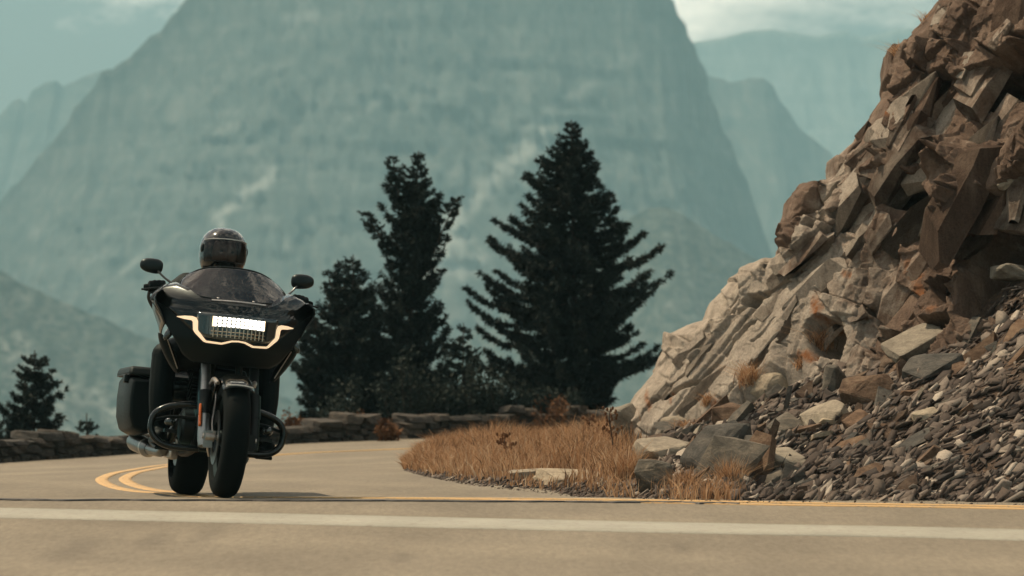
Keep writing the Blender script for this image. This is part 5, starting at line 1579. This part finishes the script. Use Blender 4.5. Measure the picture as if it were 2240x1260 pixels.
# head: face with nose, brow, eyes and lips, helmet round it
m_skin = plain('skin', (0.42, 0.24, 0.165), 0.55, 0, 0.12, 25)
HC = Vector((0.0, 1.00, 1.393))
TURN = Matrix.Rotation(R(6), 3, 'Z')
def hp_(x, y, z): return HC + TURN @ Vector((x, y, z))
fc = MB(); vv_ = []
nu2, nv2 = 26, 22
for i in range(nu2):
    for j in range(nv2):
        a = R(-75 + 150 * i / (nu2 - 1)); e = R(-62 + 115 * j / (nv2 - 1))
        x = .076 * math.sin(a) * math.cos(e); y = -.095 * math.cos(a) * math.cos(e); z = .112 * math.sin(e)
        nose = math.exp(-(x / .013) ** 2) * math.exp(-((z + .020) / .024) ** 2) * .024 + math.exp(-(x / .009) ** 2) * math.exp(-((z - .012) / .022) ** 2) * .010
        brow = math.exp(-((z - .034) / .010) ** 2) * .006
        eye = -sum(math.exp(-((x - s * .031) / .015) ** 2) for s in (-1, 1)) * math.exp(-((z - .014) / .010) ** 2) * .010
        lip = math.exp(-(x / .024) ** 2) * math.exp(-((z + .060) / .008) ** 2) * .006
        vv_.append(hp_(x, y - nose - brow - eye - lip, z))
face = fc.add(vv_, grid_faces(nu2, nv2)).build('face', m_skin, rider, 70)
k_eye = plain('eye_dark', (0.02, 0.02, 0.02), 0.1)
for s in (-1, 1):
    MB().ball(hp_(s * .031, -.080, .014), (.013, .010, .008), 12, 8).build('eye', k_eye, face)
# helmet shell: a rounded form with the eye port left open
def helm(a, e, k=1.0):
    ca, sa, ce, se = math.cos(a), math.sin(a), math.cos(e), math.sin(e)
    pw = lambda t_, q: np.sign(t_) * abs(t_) ** q
    x = .132 * k * pw(sa, .92) * pw(ce, .80)
    y = -.155 * k * pw(ca, .95) * pw(ce, .80) + .012
    z = .138 * k * pw(se, .90) + .012
    if e < 0: z *= 1.08; y -= .012 * max(0, ca) * (-se)
    return hp_(x, y, z)
hm = MB(); na, ne = 72, 48; vv_ = []; ff = []
for i in range(na):
    for j in range(ne):
        vv_.append(helm(2 * math.pi * i / na, R(-62 + 152 * j / (ne - 1))))
def port(i, j):
    a = (2 * math.pi * (i + .5) / na + math.pi) % (2 * math.pi) - math.pi; e = -62 + 152 * (j + .5) / (ne - 1)
    return abs(a) < R(66) and -20 < e < 24 - 5 * (abs(a) / R(66)) ** 2
for i in range(na):
    for j in range(ne - 1):
        if port(i, j): continue
        i2 = (i + 1) % na
        ff.append((i * ne + j, i2 * ne + j, i2 * ne + j + 1, i * ne + j + 1))
k_helmet = paint_mat('helmet_gloss_black', (0.004, 0.005, 0.005), 0.15, 1.0)
hmo = hm.add(vv_, ff).build('helmet', k_helmet, rider, 60, solid=.008)
m_visor, n, l, b = new_mat('visor')
b.inputs['Base Color'].default_value = (0.01, 0.012, 0.012, 1); b.inputs['Roughness'].default_value = 0.05; b.inputs['Alpha'].default_value = 0.5
vis = MB().surf(lambda a, b_: helm(R(-72 + 144 * a), R(-23 + (50 - 5 * (2 * a - 1) ** 2) * b_), 1.03), 40, 14).build('visor', m_visor, hmo, 60, solid=.002)
MB().tube([helm(R(-74 + 148 * a), R(27 - 5 * (2 * a - 1) ** 2), 1.035) for a in np.linspace(0, 1, 30)], .0035, 6).build('visor_trim', k_alu, hmo)
for s in (-1, 1):
    MB().ball(helm(R(80 * s), R(4), 1.0), (.010, .028, .028), 14, 10).build('visor_pivot', k_satin, hmo)
MB().box(helm(0, R(-34), 1.02), (.07, .012, .018)).build('chin_vent', k_satin, hmo, bevel=.004)
